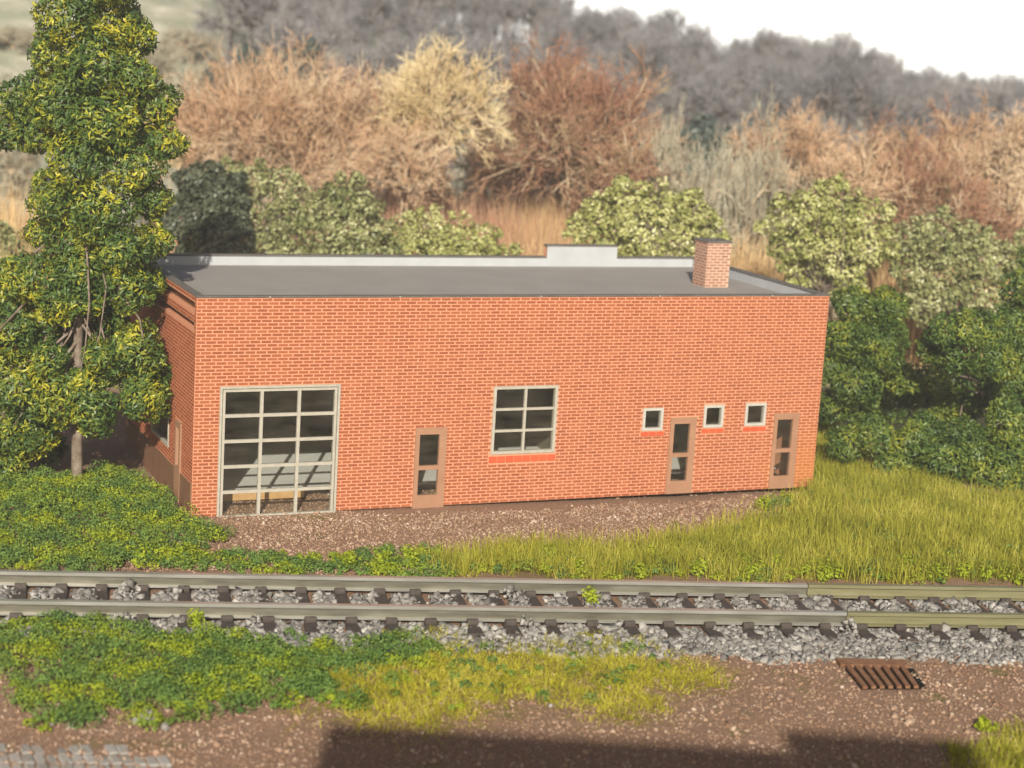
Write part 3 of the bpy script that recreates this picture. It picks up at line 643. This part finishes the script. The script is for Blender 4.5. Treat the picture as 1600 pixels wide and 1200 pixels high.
P = polypts([(-0.92, 40.25), (1.7, 41.77), (5.77, 44.87), (7.42, 47.65), (8.52, 48.26), (7.09, 42.93), (3.08, 39.73), (-1.14, 38.72)], 60, .3)
stuff('grass', blades(P, .40, .018, .7), G_mat, 'thin straw coloured grass stalks along the edge of the gravel yard', 'grass')
P = polypts([(8.84, 53.73), (10.2, 59.76), (10.14, 54.94), (9.06, 51.73)], 400, .1)
stuff('grass', blades(P, .5, .02, .4), G_grass, 'grass tuft behind the right corner of the building', 'grass')
P = polypts([(7.93, 30.23), (8.96, 31.28), (10.58, 32.17), (9.84, 28.87), (7.45, 28.51)], 450, .15)
stuff('grass', blades(P, .30, .02, .9, .2), G_grass, 'dark grass in the bottom right corner in shadow', 'grass')
weeds([(-1.18, 39.59), (1.67, 40.18), (4.57, 40.53), (7.55, 41.0), (10.59, 41.52), (13.59, 41.62), (13.28, 40.56), (8.8, 39.91), (3.05, 39.14), (-1.12, 38.34)], 9, .15, 55, .052, (.55, .2), ('lime green weeds under the long grass by the far rail', 'mid green weeds under the long grass by the far rail', 'dark green weeds under the long grass by the far rail'), .3, .12)
weeds([(8.69, 50.47), (11.41, 48.95), (15.05, 47.76), (13.59, 41.62), (6.7, 40.22), (3.12, 40.49), (6.13, 43.87)], 1.6, .20, 60, .06, (.15, .5), ('few lime weeds scattered in the long grass', 'mid green weeds scattered in the long grass', 'dark green weeds scattered in the long grass'), .3, .12)
weeds([(-2.52, 32.64), (-0.2, 34.33), (1.54, 34.38), (2.82, 35.07), (3.5, 34.05), (2.17, 31.75), (-0.11, 30.9), (-2.93, 29.98)], 3.2, .13, 50, .052, (.12, .5), ('few lime weeds in the flattened grass', 'mid green weeds in the flattened grass', 'dark green weeds in the flattened grass'), .3, .03)
# single lime weed plants
def weed(px, r, label, mat=G_lime):
    x, y = px; z = float(gz(x, y)); root = empty('weed_plant', (x, y, z)); tag(root, label, 'weed', 'lime green weed plants')
    lv = []; st = []
    for k in range(5):
        a = rng.uniform(0, 6.28); d = r*rng.uniform(.2, .75); c = np.array([d*math.cos(a), d*math.sin(a), r*rng.uniform(.5, 1.3)])
        q = rng.normal(size=(34, 3)); q /= np.linalg.norm(q, axis=1)[:, None]
        lv.append(flat_leaves(c+q*r*.5*rng.uniform(.6, 1.1, (34, 1)), .07, .06, .4, q)); st.append(limb((0, 0, -.03), c, .012, .007, .1, 4, 4))
    link('leaves', npmesh('leaves', *cat(lv)), mat, root); link('stem', npmesh('stem', *cat(st)), G_weeddark, root)
WP = [(1.83, 37.11), (3.02, 39.23), (3.45, 40.55), (4.42, 39.66), (5.46, 40.67), (5.44, 39.47), (5.66, 39.91), (6.15, 40.35), (7.15, 39.82), (7.41, 40.11), (8.93, 40.42), (9.29, 40.95), (9.8, 40.25), (10.45, 40.58), (10.94, 40.48), (1.59, 39.27), (1.09, 40.17), (-3.28, 38.66), (-2.55, 39.06), (-1.85, 39.06), (-2.02, 39.42), (-7.75, 38.13), (-7.17, 38.34), (8.71, 31.18), (6.55, 45.8), (7.31, 46.62), (-5.73, 34.08)]
WL = ['lime weed growing between the two rails under the grass', 'lime weed low at the grass edge left of centre by the rail', 'small lime weed high in the grass fringe', 'lime weed by the rail below the middle door', 'upper lime weed of the pair right of the middle door', 'lower lime weed of the pair right of the middle door', 'lime weed touching another beside the far rail', 'lime weed at the rail below the third door', 'lime weed at the rail where its colour changes', 'lime weed just right of the rail joint', 'lime weed by the rail below the dark shrub', 'taller lime weed below the dark shrub', 'lime weed right of the taller one by the rail', 'lime weed near the right end of the grass bank', 'lime weed nearest the right edge by the rail', 'small lime weed at the left fringe of the long grass', 'small lime weed above the rail left of the long grass', 'leftmost lime weed in the strip below the first door', 'lime weed in the strip under the first door', 'lower lime weed of the tall pair in the strip', 'upper lime weed of the tall pair in the strip', 'lime weed at the rail below the left tree', 'lime weed at the rail below the gridded window', 'single lime weed in the bottom right corner', 'small weed on the gravel near the right door', 'small weed at the foot of the right door', 'lime weed hanging over the near rail at left']
for i, (q, lab) in enumerate(zip(WP, WL)): weed(q, .25 if i != 23 else .17, lab)

# ------------------------------------------------------------------ rusty grating, setts, pebbles
GA = [(6.65, 34.31), (7.9, 34.46), (7.95, 33.15), (6.81, 32.93)]
a, b_, c_, d_ = [np.array(q) for q in GA]
gr = empty('rusty_grating', (a[0], a[1], 0)); tag(gr, 'rust brown slotted grating half buried in the gravel at lower right', 'grating')
def P3(s, t_, z): q = a+(b_-a)*s+(d_-a)*t_+(a-b_-d_+c_)*s*t_-a; return (q[0], q[1], z)
def slab(name, s0, s1, t0, t1, z0, z1):
    mb = MB(); p = [P3(s0, t0, 0), P3(s1, t0, 0), P3(s1, t1, 0), P3(s0, t1, 0)]
    mb.v = [(x, y, z0) for x, y, _ in p]+[(x, y, z1) for x, y, _ in p]
    mb.f = [(0,1,2,3),(7,6,5,4),(0,4,5,1),(1,5,6,2),(2,6,7,3),(3,7,4,0)]
    o_ = mb.mesh(name, 0); 
    import bmesh
    b2 = bmesh.new(); b2.from_mesh(o_); bmesh.ops.recalc_face_normals(b2, faces=b2.faces); b2.to_mesh(o_); b2.free()
    return link(name, o_, M_rust, gr)
slab('plate', -.05, 1.03, -.10, .16, .02, .085)
for k in range(7):
    s = .02+k*.145; slab('bar', s, s+.08, .165, 1.02, .03, .08)
o_ = slab('pit', .0, 1.12, .15, 1.0, .006, .016); o_.data.materials[0] = M_black  # flat black sheet painted as the shade beneath the slots
cb = empty('cobbled_path', (-6.5, 27.3, 0)); cb['kind'] = 'structure'
r1 = random.Random(5)
cme2 = []
for k in range(4):
    mb = MB().box(-.088, .088, -.20, .20, -.05, .020)
    mb.v = [(x+r1.uniform(-.012, .012), y+r1.uniform(-.015, .015), z+r1.uniform(-.006, .006)) for x, y, z in mb.v]
    me = mb.mesh('sett', .028); me.materials.append(M_cobble); cme2.append(me)
for j in range(4):
    for i in range(27):
        x = -9.4+i*.19-j*.15; y = 26.70+j*.42+(x+6.5)*.12
        if x > -4.6-.25*j+r1.uniform(-.2, .1) or (j == 3 and r1.random() < .3): continue
        o_ = link('sett', cme2[r1.randrange(4)], None, cb); o_.location = (x+6.5, y-27.3, float(gz(x, y))+r1.uniform(-.012, .012)); o_.rotation_euler = (r1.uniform(-.05, .05), r1.uniform(-.05, .05), R_(24)+r1.uniform(-.06, .06))
PB = [(-3.17, 30.96), (-4.83, 31.72), (-7.23, 28.93), (-6.89, 28.79), (-5.77, 29.2), (-5.37, 28.95), (1.01, 31.05), (11.47, 39.72), (5.07, 37.13)]
PBL = ['grey pebble on the edge of the yellow grass', 'small grey pebble among the green weeds', 'tan pebble below the weeds at lower left', 'pale pebble beside the tan one at lower left', 'flat whitish stone at the lower edge of the weeds', 'round pinkish pebble below the weeds', 'pale pebble at the lower edge of the yellow grass', 'whitish stone by the far rail at the right edge', 'rounded pale stone outside the near rail']
for q, lab, sz in zip(PB, PBL, (.17, .11, .15, .15, .26, .16, .12, .12, .13)):
    v, f_ = stones(np.array([[0, 0, 0]]), np.array([sz])); me = npmesh('pebble', v, f_)
    import bmesh
    b2 = bmesh.new(); b2.from_mesh(me); bmesh.ops.bevel(b2, geom=list(b2.edges), offset=sz*.18, segments=2, affect='EDGES'); b2.to_mesh(me); b2.free()
    o_ = link('pebble', me, M_ballast if 'grey' in lab else M_cobble); o_.location = (q[0], q[1], float(gz(*q))+sz*.2); tag(o_, lab, 'pebble', 'loose pebbles')

# ------------------------------------------------------------------ shrubs behind the building
def fan(n0, depth, kids, H, Rw, tilt, dev, ratio, r, up=.12, split=3, trunk=False, dome=False):
    """branching bush or tree: every branch carries finer ones; returns (twigs, stems)"""
    az = rng.uniform(0, 2*np.pi, n0); ti = tilt*np.sqrt(rng.uniform(.02, 1, n0))
    D = np.stack([np.sin(ti)*np.cos(az), np.sin(ti)*np.sin(az), np.cos(ti)], 1); P = np.column_stack([rng.normal(size=(n0, 2))*.10, np.zeros(n0)])
    L = np.full(n0, 1.0)*(1.7 if trunk else 1); segs = []
    for lv in range(depth):
        ll = L*rng.uniform(.65, 1.25, len(P)); B = D+rng.normal(size=D.shape)*.10; m1 = P+B*(ll*.5)[:, None]; D2 = D+np.array([0, 0, up])+rng.normal(size=D.shape)*.12; D2 /= np.linalg.norm(D2, axis=1)[:, None]
        E = m1+D2*(ll*.5)[:, None]; segs.append((P, m1, E, lv))
        if lv == depth-1: break
        k = kids[lv]; t_ = rng.uniform(.25 if not (trunk and lv == 0) else .35, 1, (len(P), k))
        Q = np.where((t_ < .5)[..., None], P[:, None]+(m1-P)[:, None]*(t_*2)[..., None], m1[:, None]+(E-m1)[:, None]*(t_*2-1)[..., None])
        dv = dev*(1.6 if (trunk and lv == 0) else 1); Dn = D2[:, None]+rng.normal(size=Q.shape)*dv; Dn /= np.linalg.norm(Dn, axis=2)[..., None]
        P = Q.reshape(-1, 3); D = Dn.reshape(-1, 3); L = np.repeat(L, k)*ratio/(1.35 if (trunk and lv == 0) else 1)
    allE = np.vstack([e for _, _, e, _ in segs]); sx_ = Rw/np.percentile(np.abs(allE[:, :2]), 97); sz_ = H/np.percentile(allE[:, 2], 99.7)
    S_ = np.array([sx_, sx_, sz_]); tw, st = [], []; lift = 0.0
    if dome:      # a rounded crown on several clear stems
        hc = H*.97 if dome == 'low' else min(H, Rw*1.75); lift = H-hc; zlo = np.percentile(allE[:, 2], 2); sz_ = hc/(np.percentile(allE[:, 2], 99.5)-zlo); S_ = np.array([sx_, sx_, sz_]); lift -= zlo*sz_
        for k in range(3):
            st.append(limb((rng.normal()*.3*Rw*.3, rng.normal()*.3, -.2), (rng.normal()*.1, rng.normal()*.1, max(lift, .3)), r*9, r*6, .04, 5, 5))
    lift = np.array([0, 0, lift])
    for a_, m_, e_, lv in segs:
        ra = r*(2.0**max(0, depth-1-lv))**.7; q = tw if lv >= split else st; sd = 3 if lv >= split else 5
        a_, m_, e_ = a_*S_+lift, m_*S_+lift, e_*S_+lift; a_[:, 2] = np.maximum(a_[:, 2], -.1); 
        
        if lv == depth-1:      # finest twigs: narrow tapering blades
            dd = e_-a_; wv = np.cross(dd, rng.normal(size=dd.shape)); wv /= np.linalg.norm(wv, axis=1)[:, None]+1e-9
            vv = np.stack([a_-wv*ra, a_+wv*ra, e_+wv*ra*.7, e_-wv*ra*.7], 1).reshape(-1, 3); q.append((vv, np.arange(len(vv)).reshape(-1, 4))); continue
        q.append(tubes(a_, m_, ra, ra*.85, sd)); q.append(tubes(m_, e_, ra*.85, ra*.6, sd))
    return cat(tw), cat(st)
def bare_shrub(name, label, px_c, H, Rw, mat, N, L=.9, r=.016, group='bare winter shrubs behind the building', spread=.6, stemmat=None):
    x, y, zb = px_c[:3]; z = float(gz(x, y)); root = empty(name, (x, y, z)); tag(root, label, 'shrub', group)
    H = (zb-z)*1.02; n0 = max(14, int(N/370))
    tw, st = fan(n0, 6, (3, 3, 3, 3, 4), H, Rw*1.02, 1.75, .62, .74, r*.62, .10, dome='low' if mat is T_pale else True)
    link('twigs', npmesh('twigs', *tw), mat, root); link('stems', npmesh('stems', *st, True), stemmat or T_stem, root)
    return root
BS = [(-9.8, 76.0, 10.17), (-12.51, 74.0, 8.34, 0.0), (-3.28, 74.0, 10.82, 0.0), (1.78, 76.0, 10.89), (10.97, 76.0, 9.08), (15.65, 77.5, 9.29, 0.0), (18.54, 75.0, 9.87, 0.0), (5.82, 72.0, 8.63, 0.0), (8.76, 73.0, 9.0, 0.0), (-6.98, 77.0, 8.56, 0.0), (12.27, 71.0, 8.34, 0.0), (16.42, 71.0, 8.1, 0.0), (-4.52, 72.0, 7.91, 0.0), (3.97, 72.0, 8.04, 0.0)]
mpx = 76/2904.5
bare_shrub('bare_shrub', 'broad pinkish russet bare shrub left of the pale straw one', BS[0], 0, 155*mpx, T_russet, 15000, 1.0, .017)
bare_shrub('bare_shrub', 'pinkish russet bare shrub low beside the left tree', BS[1], 0, 70*mpx, T_russet, 4500, .9, .016)
bare_shrub('bare_shrub', 'russet bare shrub tucked behind the left side of the straw coloured one', BS[9], 0, 90*mpx, T_russet, 6000, 1.0, .016)
bare_shrub('bare_shrub', 'tall pale straw coloured bare shrub in the middle', BS[2], 0, 92*mpx, T_straw, 9000, 1.2, .016, spread=.4)
bare_shrub('bare_shrub', 'large dark red-brown rounded shrub right of the straw coloured one', BS[3], 0, 142*mpx, T_red, 15000, .9, .018, spread=.8)
bare_shrub('bare_shrub', 'russet bare shrub above the chimney side of the right hand thicket', BS[4], 0, 95*mpx, T_russet, 8000, 1.0, .017)
bare_shrub('bare_shrub', 'red-brown bare shrub in the middle of the right hand thicket', BS[5], 0, 105*mpx, T_red, 8500, 1.0, .017)
bare_shrub('bare_shrub', 'russet bare shrub at the right edge of the thicket', BS[6], 0, 105*mpx, T_russet, 9000, 1.0, .017)
bare_shrub('bare_shrub', 'small pale grey bare shrub right of the red-brown rounded one', BS[7], 0, 75*mpx, T_pale, 2500, 1.0, .015, spread=.35)
bare_shrub('bare_shrub', 'small pale grey bare shrub at the left end of the right hand thicket', BS[8], 0, 75*mpx, T_pale, 2200, 1.0, .015, spread=.35)
bare_shrub('bare_shrub', 'low russet shrub in front of the right hand thicket', BS[10], 0, 85*mpx, T_russet, 6000, .9, .016)
bare_shrub('bare_shrub', 'low red-brown shrub in front of the thicket by the right edge', BS[11], 0, 90*mpx, T_red, 6000, .9, .016)
bare_shrub('bare_shrub', 'low russet shrub below the straw coloured one', BS[12], 0, 75*mpx, T_russet, 5000, .8, .016)
bare_shrub('bare_shrub', 'low red-brown shrub at the right foot of the large rounded one', BS[13], 0, 60*mpx, T_red, 4000, .8, .016)
FL = [(-12.63, 83.0, 8.58), (-7.56, 83.0, 9.15), (-6.02, 85.0, 9.33, 0.0), (-1.06, 83.0, 9.25), (1.51, 86.0, 9.6, 0.0), (4.95, 83.0, 8.2), (11.76, 83.0, 8.04), (14.91, 85.0, 8.4, 0.0), (18.47, 83.0, 8.99), (21.87, 83.0, 8.91), (-16.29, 83.0, 7.52)]
src = [o_ for o_ in S.objects if o_.name.startswith('bare_shrub')]
def copy_tree(o_):
    c_ = o_.copy(); COL.objects.link(c_)
    for ch_ in o_.children:
        d_ = ch_.copy(); COL.objects.link(d_); d_.parent = c_
    return c_
for i, (q, lab) in enumerate(zip(FL, ('russet shrub standing behind the broad pinkish one, left part', 'shrub behind the gap left of the straw coloured one', 'shrub directly behind the straw coloured one', 'shrub filling the gap between the straw coloured and the dark red-brown one', 'shrub behind the large dark red-brown one', 'low shrub behind the pale grey one', 'shrub at the back of the right hand thicket near its left end', 'shrub at the back of the right hand thicket, middle', 'shrub at the back of the right hand thicket, right part', 'shrub at the back of the thicket at the right edge', 'shrub at the back beside the left tree'))):
    o_ = copy_tree(src[(i*3+1) % len(src)] if i != 2 else src[3]); o_['label'] = 'back row '+lab; z = float(gz(q[0], q[1])); hs = (q[2]-z)/10.0
    o_.location = (q[0], q[1], z); o_.rotation_euler = (0, 0, 1.3*i+.6); o_.scale = (1.0, 1.0, max(.5, min(1.15, hs)))
# reeds
for poly, h, mat, lab in (
    ([(-6.67, 77.59), (2.61, 81.38), (2.27, 66.69), (-5.43, 64.09)], 3.4, G_reedpink, 'tall pinkish brown dry grass behind the building'),
    ([(-0.21, 80.23), (2.61, 81.38), (2.39, 66.73), (-0.05, 65.9)], 3.6, G_reed, 'golden dry grass clump behind the raised parapet'),
    ([(8.13, 79.79), (10.78, 79.9), (9.0, 66.3), (6.73, 65.56)], 3.5, G_reed, 'golden dry grass clump behind the chimney'),
    ([(16.14, 81.05), (23.77, 82.11), (19.69, 67.19), (13.44, 66.46)], 3.0, G_reed, 'dry straw grass behind the right hand trees'),
    ([(-7.37, 85.09), (14.13, 92.78), (12.83, 83.55), (-6.64, 77.23)], 3.6, G_reedpink, 'dry brown grass under the bare shrubs behind the building'),
    ([(-22.92, 70.95), (-18.89, 72.59), (-15.75, 60.61), (-19.2, 59.44)], 3.6, G_reed, 'pale dry grass seen left of the left tree'),
    ([(-14.43, 74.42), (-6.67, 77.59), (-5.43, 64.09), (-11.96, 61.89)], 2.6, G_reedpink, 'dry brown grass behind the evergreen shrubs at left'),
    ([(2.52, 77.6), (8.13, 79.79), (7.09, 68.31), (2.27, 66.69)], 2.6, G_reedpink, 'dry brown grass under the large red-brown shrub')):
    P = polypts(poly, 70, .5); stuff('dry_grass', blades(P, h, .05, .18), mat, lab, 'dry grass')
# evergreens
rr0 = random.Random(9)
def ever(label, Y, tops, mat, per=1150, name='evergreen_shrub', L=.17, Wd=.10, group='evergreen shrubs behind the building', lo=.2):
    cl = list(tops)
    for q in tops:
        for k in range(6):
            a = rr0.uniform(0, 6.28); cl.append((q[0]+math.cos(a)*q[3]*.9, q[1]-rr0.uniform(.1, .6), q[2]+math.sin(a)*q[3]*.95, q[3]*rr0.uniform(.18, .45)))
    bx = float(np.mean([q[0] for q in cl])); by = float(np.mean([q[1] for q in cl]))+.2
    return broad_tree(name, label, (bx, by), cl, mat, per, L, Wd, .10, 'shrub', group, top=max(1.0, min(q[2] for q in cl)), leaf=lambda P, L_, W_, N: flat_leaves(P, L_, W_, .5, N), lo=lo)
ever('deep green evergreen shrub in the shade right beside the left tree', 63, [(-11.01, 63.0, 5.92, 0.82), (-10.17, 62.6, 5.68, 0.86), (-11.1, 62.5, 4.66, 0.97), (-9.97, 62.5, 4.62, 0.86), (-10.85, 62.5, 3.48, 0.97), (-9.75, 62.4, 3.56, 0.9), (-9.57, 63.0, 5.03, 0.54)], G_evershade, 1500, lo=.5)
ever('yellow-green evergreen shrub with gaps left of the middle', 64, [(-9.2, 64.0, 5.95, 0.75), (-8.28, 63.7, 5.92, 0.75), (-7.5, 63.8, 5.3, 0.7), (-9.2, 63.5, 4.89, 0.83), (-8.09, 63.4, 4.75, 0.79), (-9.02, 63.3, 3.72, 0.83), (-7.71, 63.3, 3.68, 0.83), (-9.98, 64.0, 6.12, 0.62)], G_everdark, 1012)
ever('rounded mid green evergreen shrub left of the dry grass', 64, [(-5.94, 63.5, 5.68, 0.79), (-5.27, 63.5, 5.24, 0.61), (-6.56, 63.3, 5.29, 0.7), (-5.63, 62.9, 4.73, 0.87), (-6.7, 62.9, 4.34, 0.78), (-4.83, 62.8, 4.13, 0.78), (-5.89, 62.7, 3.75, 0.86)], G_everdark, 1125)
ever('low yellow-green evergreen shrub behind the middle of the roof', 64, [(-4.06, 64.0, 4.55, 0.66), (-3.19, 64.0, 4.76, 0.71), (-2.18, 63.8, 4.68, 0.7), (-1.29, 64.0, 4.49, 0.62), (-3.78, 63.5, 3.89, 0.79), (-2.67, 63.4, 3.97, 0.79), (-1.58, 63.5, 3.91, 0.79), (-0.59, 63.8, 3.93, 0.62)], G_ever, 1125)
ever('bright yellow-green evergreen shrub between the raised parapet and the chimney', 63, [(2.59, 63.0, 5.64, 0.74), (3.63, 62.8, 6.05, 0.82), (4.81, 62.7, 6.08, 0.86), (5.83, 63.0, 5.83, 0.74), (2.95, 62.5, 4.85, 0.86), (4.22, 62.3, 5.05, 0.9), (5.52, 62.4, 5.01, 0.82), (1.96, 63.0, 5.17, 0.52), (6.43, 63.0, 5.1, 0.56)], G_ever, 1181)
ever('tall yellow-green evergreen shrub right of the chimney', 62, [(8.67, 62.0, 5.88, 0.77), (9.52, 61.8, 6.38, 0.81), (10.47, 61.8, 6.44, 0.85), (11.38, 62.0, 6.15, 0.77), (9.05, 61.5, 5.11, 0.85), (10.28, 61.3, 5.31, 0.93), (11.5, 61.6, 5.24, 0.81), (9.58, 61.7, 4.26, 0.76), (10.85, 61.6, 4.24, 0.76)], G_ever, 1181)
ever('greyish evergreen shrub above the right hand trees', 63, [(13.15, 63.0, 5.39, 0.78), (14.1, 63.0, 5.67, 0.82), (15.05, 62.8, 5.53, 0.82), (13.36, 62.5, 4.48, 0.86), (14.62, 62.4, 4.57, 0.9), (15.97, 62.8, 5.04, 0.78), (16.91, 63.0, 4.85, 0.87), (13.91, 62.6, 3.52, 0.82), (15.6, 62.5, 3.74, 0.86)], G_everdark, 1068)
ever('evergreen shrub behind the gap at the left edge', 62, [(-17.66, 62.0, 3.57, 0.85), (-16.79, 62.0, 3.19, 0.77), (-18.08, 62.0, 2.46, 0.85)], G_everdark, 1012)

# ------------------------------------------------------------------ hillside wood
def far_tree(seed, H, Rw):
    tw, st = fan(7, 6, (3, 3, 3, 3, 3), H, Rw*1.25, 1.5, .6, .75, .012, .10, dome=True)
    return npmesh('crown', *tw), npmesh('trunk', *st, True)
protos = [far_tree(k, 9.5+k*.5, 2.0+.25*(k % 3)) for k in range(5)]
for a_, b_ in protos: a_.materials.append(T_wood); b_.materials.append(T_woodbark)
nt_ = 0
print('far tree faces', [len(a_.polygons) for a_, _ in protos])
rr_ = random.Random(11)
def plant_far(x, y, h, lab_):
    global nt_
    a_, b_ = protos[rr_.randrange(5)]; s = h/10.5
    root = empty('bare_tree', (x, y, float(gz(x, y))), rr_.uniform(0, 6.28)); root.scale = (s*rr_.uniform(.95, 1.25), s*rr_.uniform(.95, 1.25), s)
    tag(root, lab_, 'tree', 'leafless trees on the far hillside')
    link('crown', a_, None, root); link('trunk', b_, None, root)
# skyline: (X at Y=168, top z)
SK = [(-30.49, 168.0, 18.46), (-19.16, 168.0, 17.47), (-7.8, 168.0, 16.46), (0.74, 168.0, 15.57), (3.91, 168.0, 14.81), (7.08, 168.0, 14.0), (12.77, 168.0, 13.77), (15.42, 168.0, 12.53), (17.03, 168.0, 11.67), (19.64, 168.0, 13.05), (22.44, 168.0, 13.55), (25.07, 168.0, 12.7), (26.54, 168.0, 12.23), (28.47, 168.0, 12.9), (30.85, 168.0, 11.75), (32.67, 168.0, 10.56), (35.27, 168.0, 10.15), (39.23, 168.0, 10.5), (43.8, 168.0, 10.43), (48.32, 168.0, 10.69)]
skx = [q[0] for q in SK]; skz = [q[2] for q in SK]
for row, (Y, n, sp) in enumerate(((168, 53, 2.1), (158, 46, 2.3), (147, 42, 2.4), (136, 38, 2.4), (124, 36, 2.5), (112, 30, 2.6))):
    for k in range(n):
        x = (-29.5+k*sp*1.0)*(Y/168)*1.0+rr_.uniform(-.8, .8); y = Y+rr_.uniform(-3, 3)
        if x < -27.8*Y/168: continue
        g0 = float(gz(x, y)); top = np.interp(x*168/Y, skx, skz) if row == 0 else None
        h = max(7, top-g0+rr_.uniform(-.3, .1)) if row == 0 else rr_.uniform(7.5, 9.5)
        if row > 0:   # keep the inner rows under the ridge line seen from the yard
            lim = 11.7+(np.interp(x*168/Y, skx, skz)-11.7)*Y/168-.8
            h = min(h, max(3.5, lim-g0))
        plant_far(x, y, h, ('leafless grey tree on the ridge outlined against the white sky' if x > 4 else 'leafless grey tree high in the wood at the top edge of the picture') if row == 0 else ('leafless grey tree on the wooded slope just below the ridge' if row < 3 else 'leafless grey tree low in the far wood above the russet shrubs'))
for (x, y, zt, r_), lab in zip([(-23.05, 118.0, 9.73, 1.38), (-22.35, 124.0, 10.57, 1.28), (-19.03, 110.0, 8.72, 1.14), (-32.47, 118.0, 9.97, 1.63), (-28.43, 106.0, 7.71, 1.31), (-28.28, 98.0, 6.57, 1.48), (-25.44, 92.0, 5.39, 1.27), (-18.84, 102.0, 8.01, 1.05), (-22.52, 108.0, 7.64, 1.12)], ('pale bare shrub on the slope just right of the left tree top', 'pale bare shrub higher on the slope right of the left tree top', 'pale bare shrub at the left end of the grey wood', 'pale bare shrub at the top left corner', 'pale bare shrub below the top left corner', 'pale bare shrub at the left edge', 'lower pale bare shrub at the left edge', 'pale bare shrub above the pinkish russet shrub', 'pale bare shrub half hidden by the left tree')):
    bare_shrub('bare_shrub', lab, (x, y, zt), 0, r_*1.3, T_pale, 2600, 1.3, .022, 'pale shrubs on the left slope', .6)
DK = [(8.29, 92.0, 8.05), (6.62, 94.0, 7.0, 0.0), (9.7, 90.0, 7.55, 0.0), (-15.19, 104.0, 9.91, 0.0), (-12.98, 106.0, 10.45, 0.0), (-16.77, 102.0, 8.64, 0.0)]
for (x, y, zt), lab in zip([q[:3] for q in DK], ('dark blue-green evergreen tree left of the right hand thicket, tallest of three', 'dark evergreen tree behind the small pale shrub', 'dark evergreen tree nearest the right hand thicket', 'dark evergreen tree above the pinkish russet shrub', 'dark evergreen tree rising behind the top of the russet shrub', 'dark evergreen tree near the left tree on the hillside')):
    g0 = float(gz(x, y)); cl = []
    for k in range(9):
        f_ = k/8; zc = zt-.5-f_*(zt-g0-1.6); w2 = .5+1.9*f_
        for q in range(1 if k < 1 else 3): cl.append((x+rr_.uniform(-w2, w2), y+rr_.uniform(-.6, .6), zc, .6+.45*f_))
    broad_tree('evergreen_tree', lab, (x, y), cl, G_everblue, 700, .26, .15, .2, 'tree', 'dark evergreen trees on the slope', leaf=lambda P, L_, W_, N: flat_leaves(P, L_, W_, .2, N))

# ------------------------------------------------------------------ unseen block added behind the viewer to cast the foreground shadow
blk = empty('office_block', (5, -9, 0)); tag(blk, 'plain grey block with stepped roof behind the viewer, shading the foreground', 'building')
TE = math.tan(R_(SUN_EL))
def htop(y): return (y+5.0)*TE
MB().box(-8.35, -.62, -6, 4, -.2, htop(29.75)).build('wall', M_render, blk, .05)  # shadow caster's main body, height set from the shadow edge
MB().box(-.60, 2.6, -5.9, 4.02, -.2, htop(30.65)).build('stair_tower', M_render, blk, .05)
MB().box(2.62, 9, -6, 4, -.2, htop(29.1)).build('wing', M_render, blk, .05)

# ------------------------------------------------------------------ thin haze in front of the far slope
hz_ = MB().box(-240, 240, -60, 330, -40, 40).mesh('haze')
m, t, o = newmat('haze_air'); pv = nd(t, 'ShaderNodeVolumePrincipled'); pv.inputs['Color'].default_value = (1, .98, .95, 1); pv.inputs['Density'].default_value = 0.0012; pv.inputs['Anisotropy'].default_value = 0.0
t.links.new(pv.outputs[0], o.inputs['Volume'])
tag(link('haze', hz_, m), kind='stuff')

print('TRIS', sum(len(m_.loops)-2*len(m_.polygons) for m_ in bpy.data.meshes))
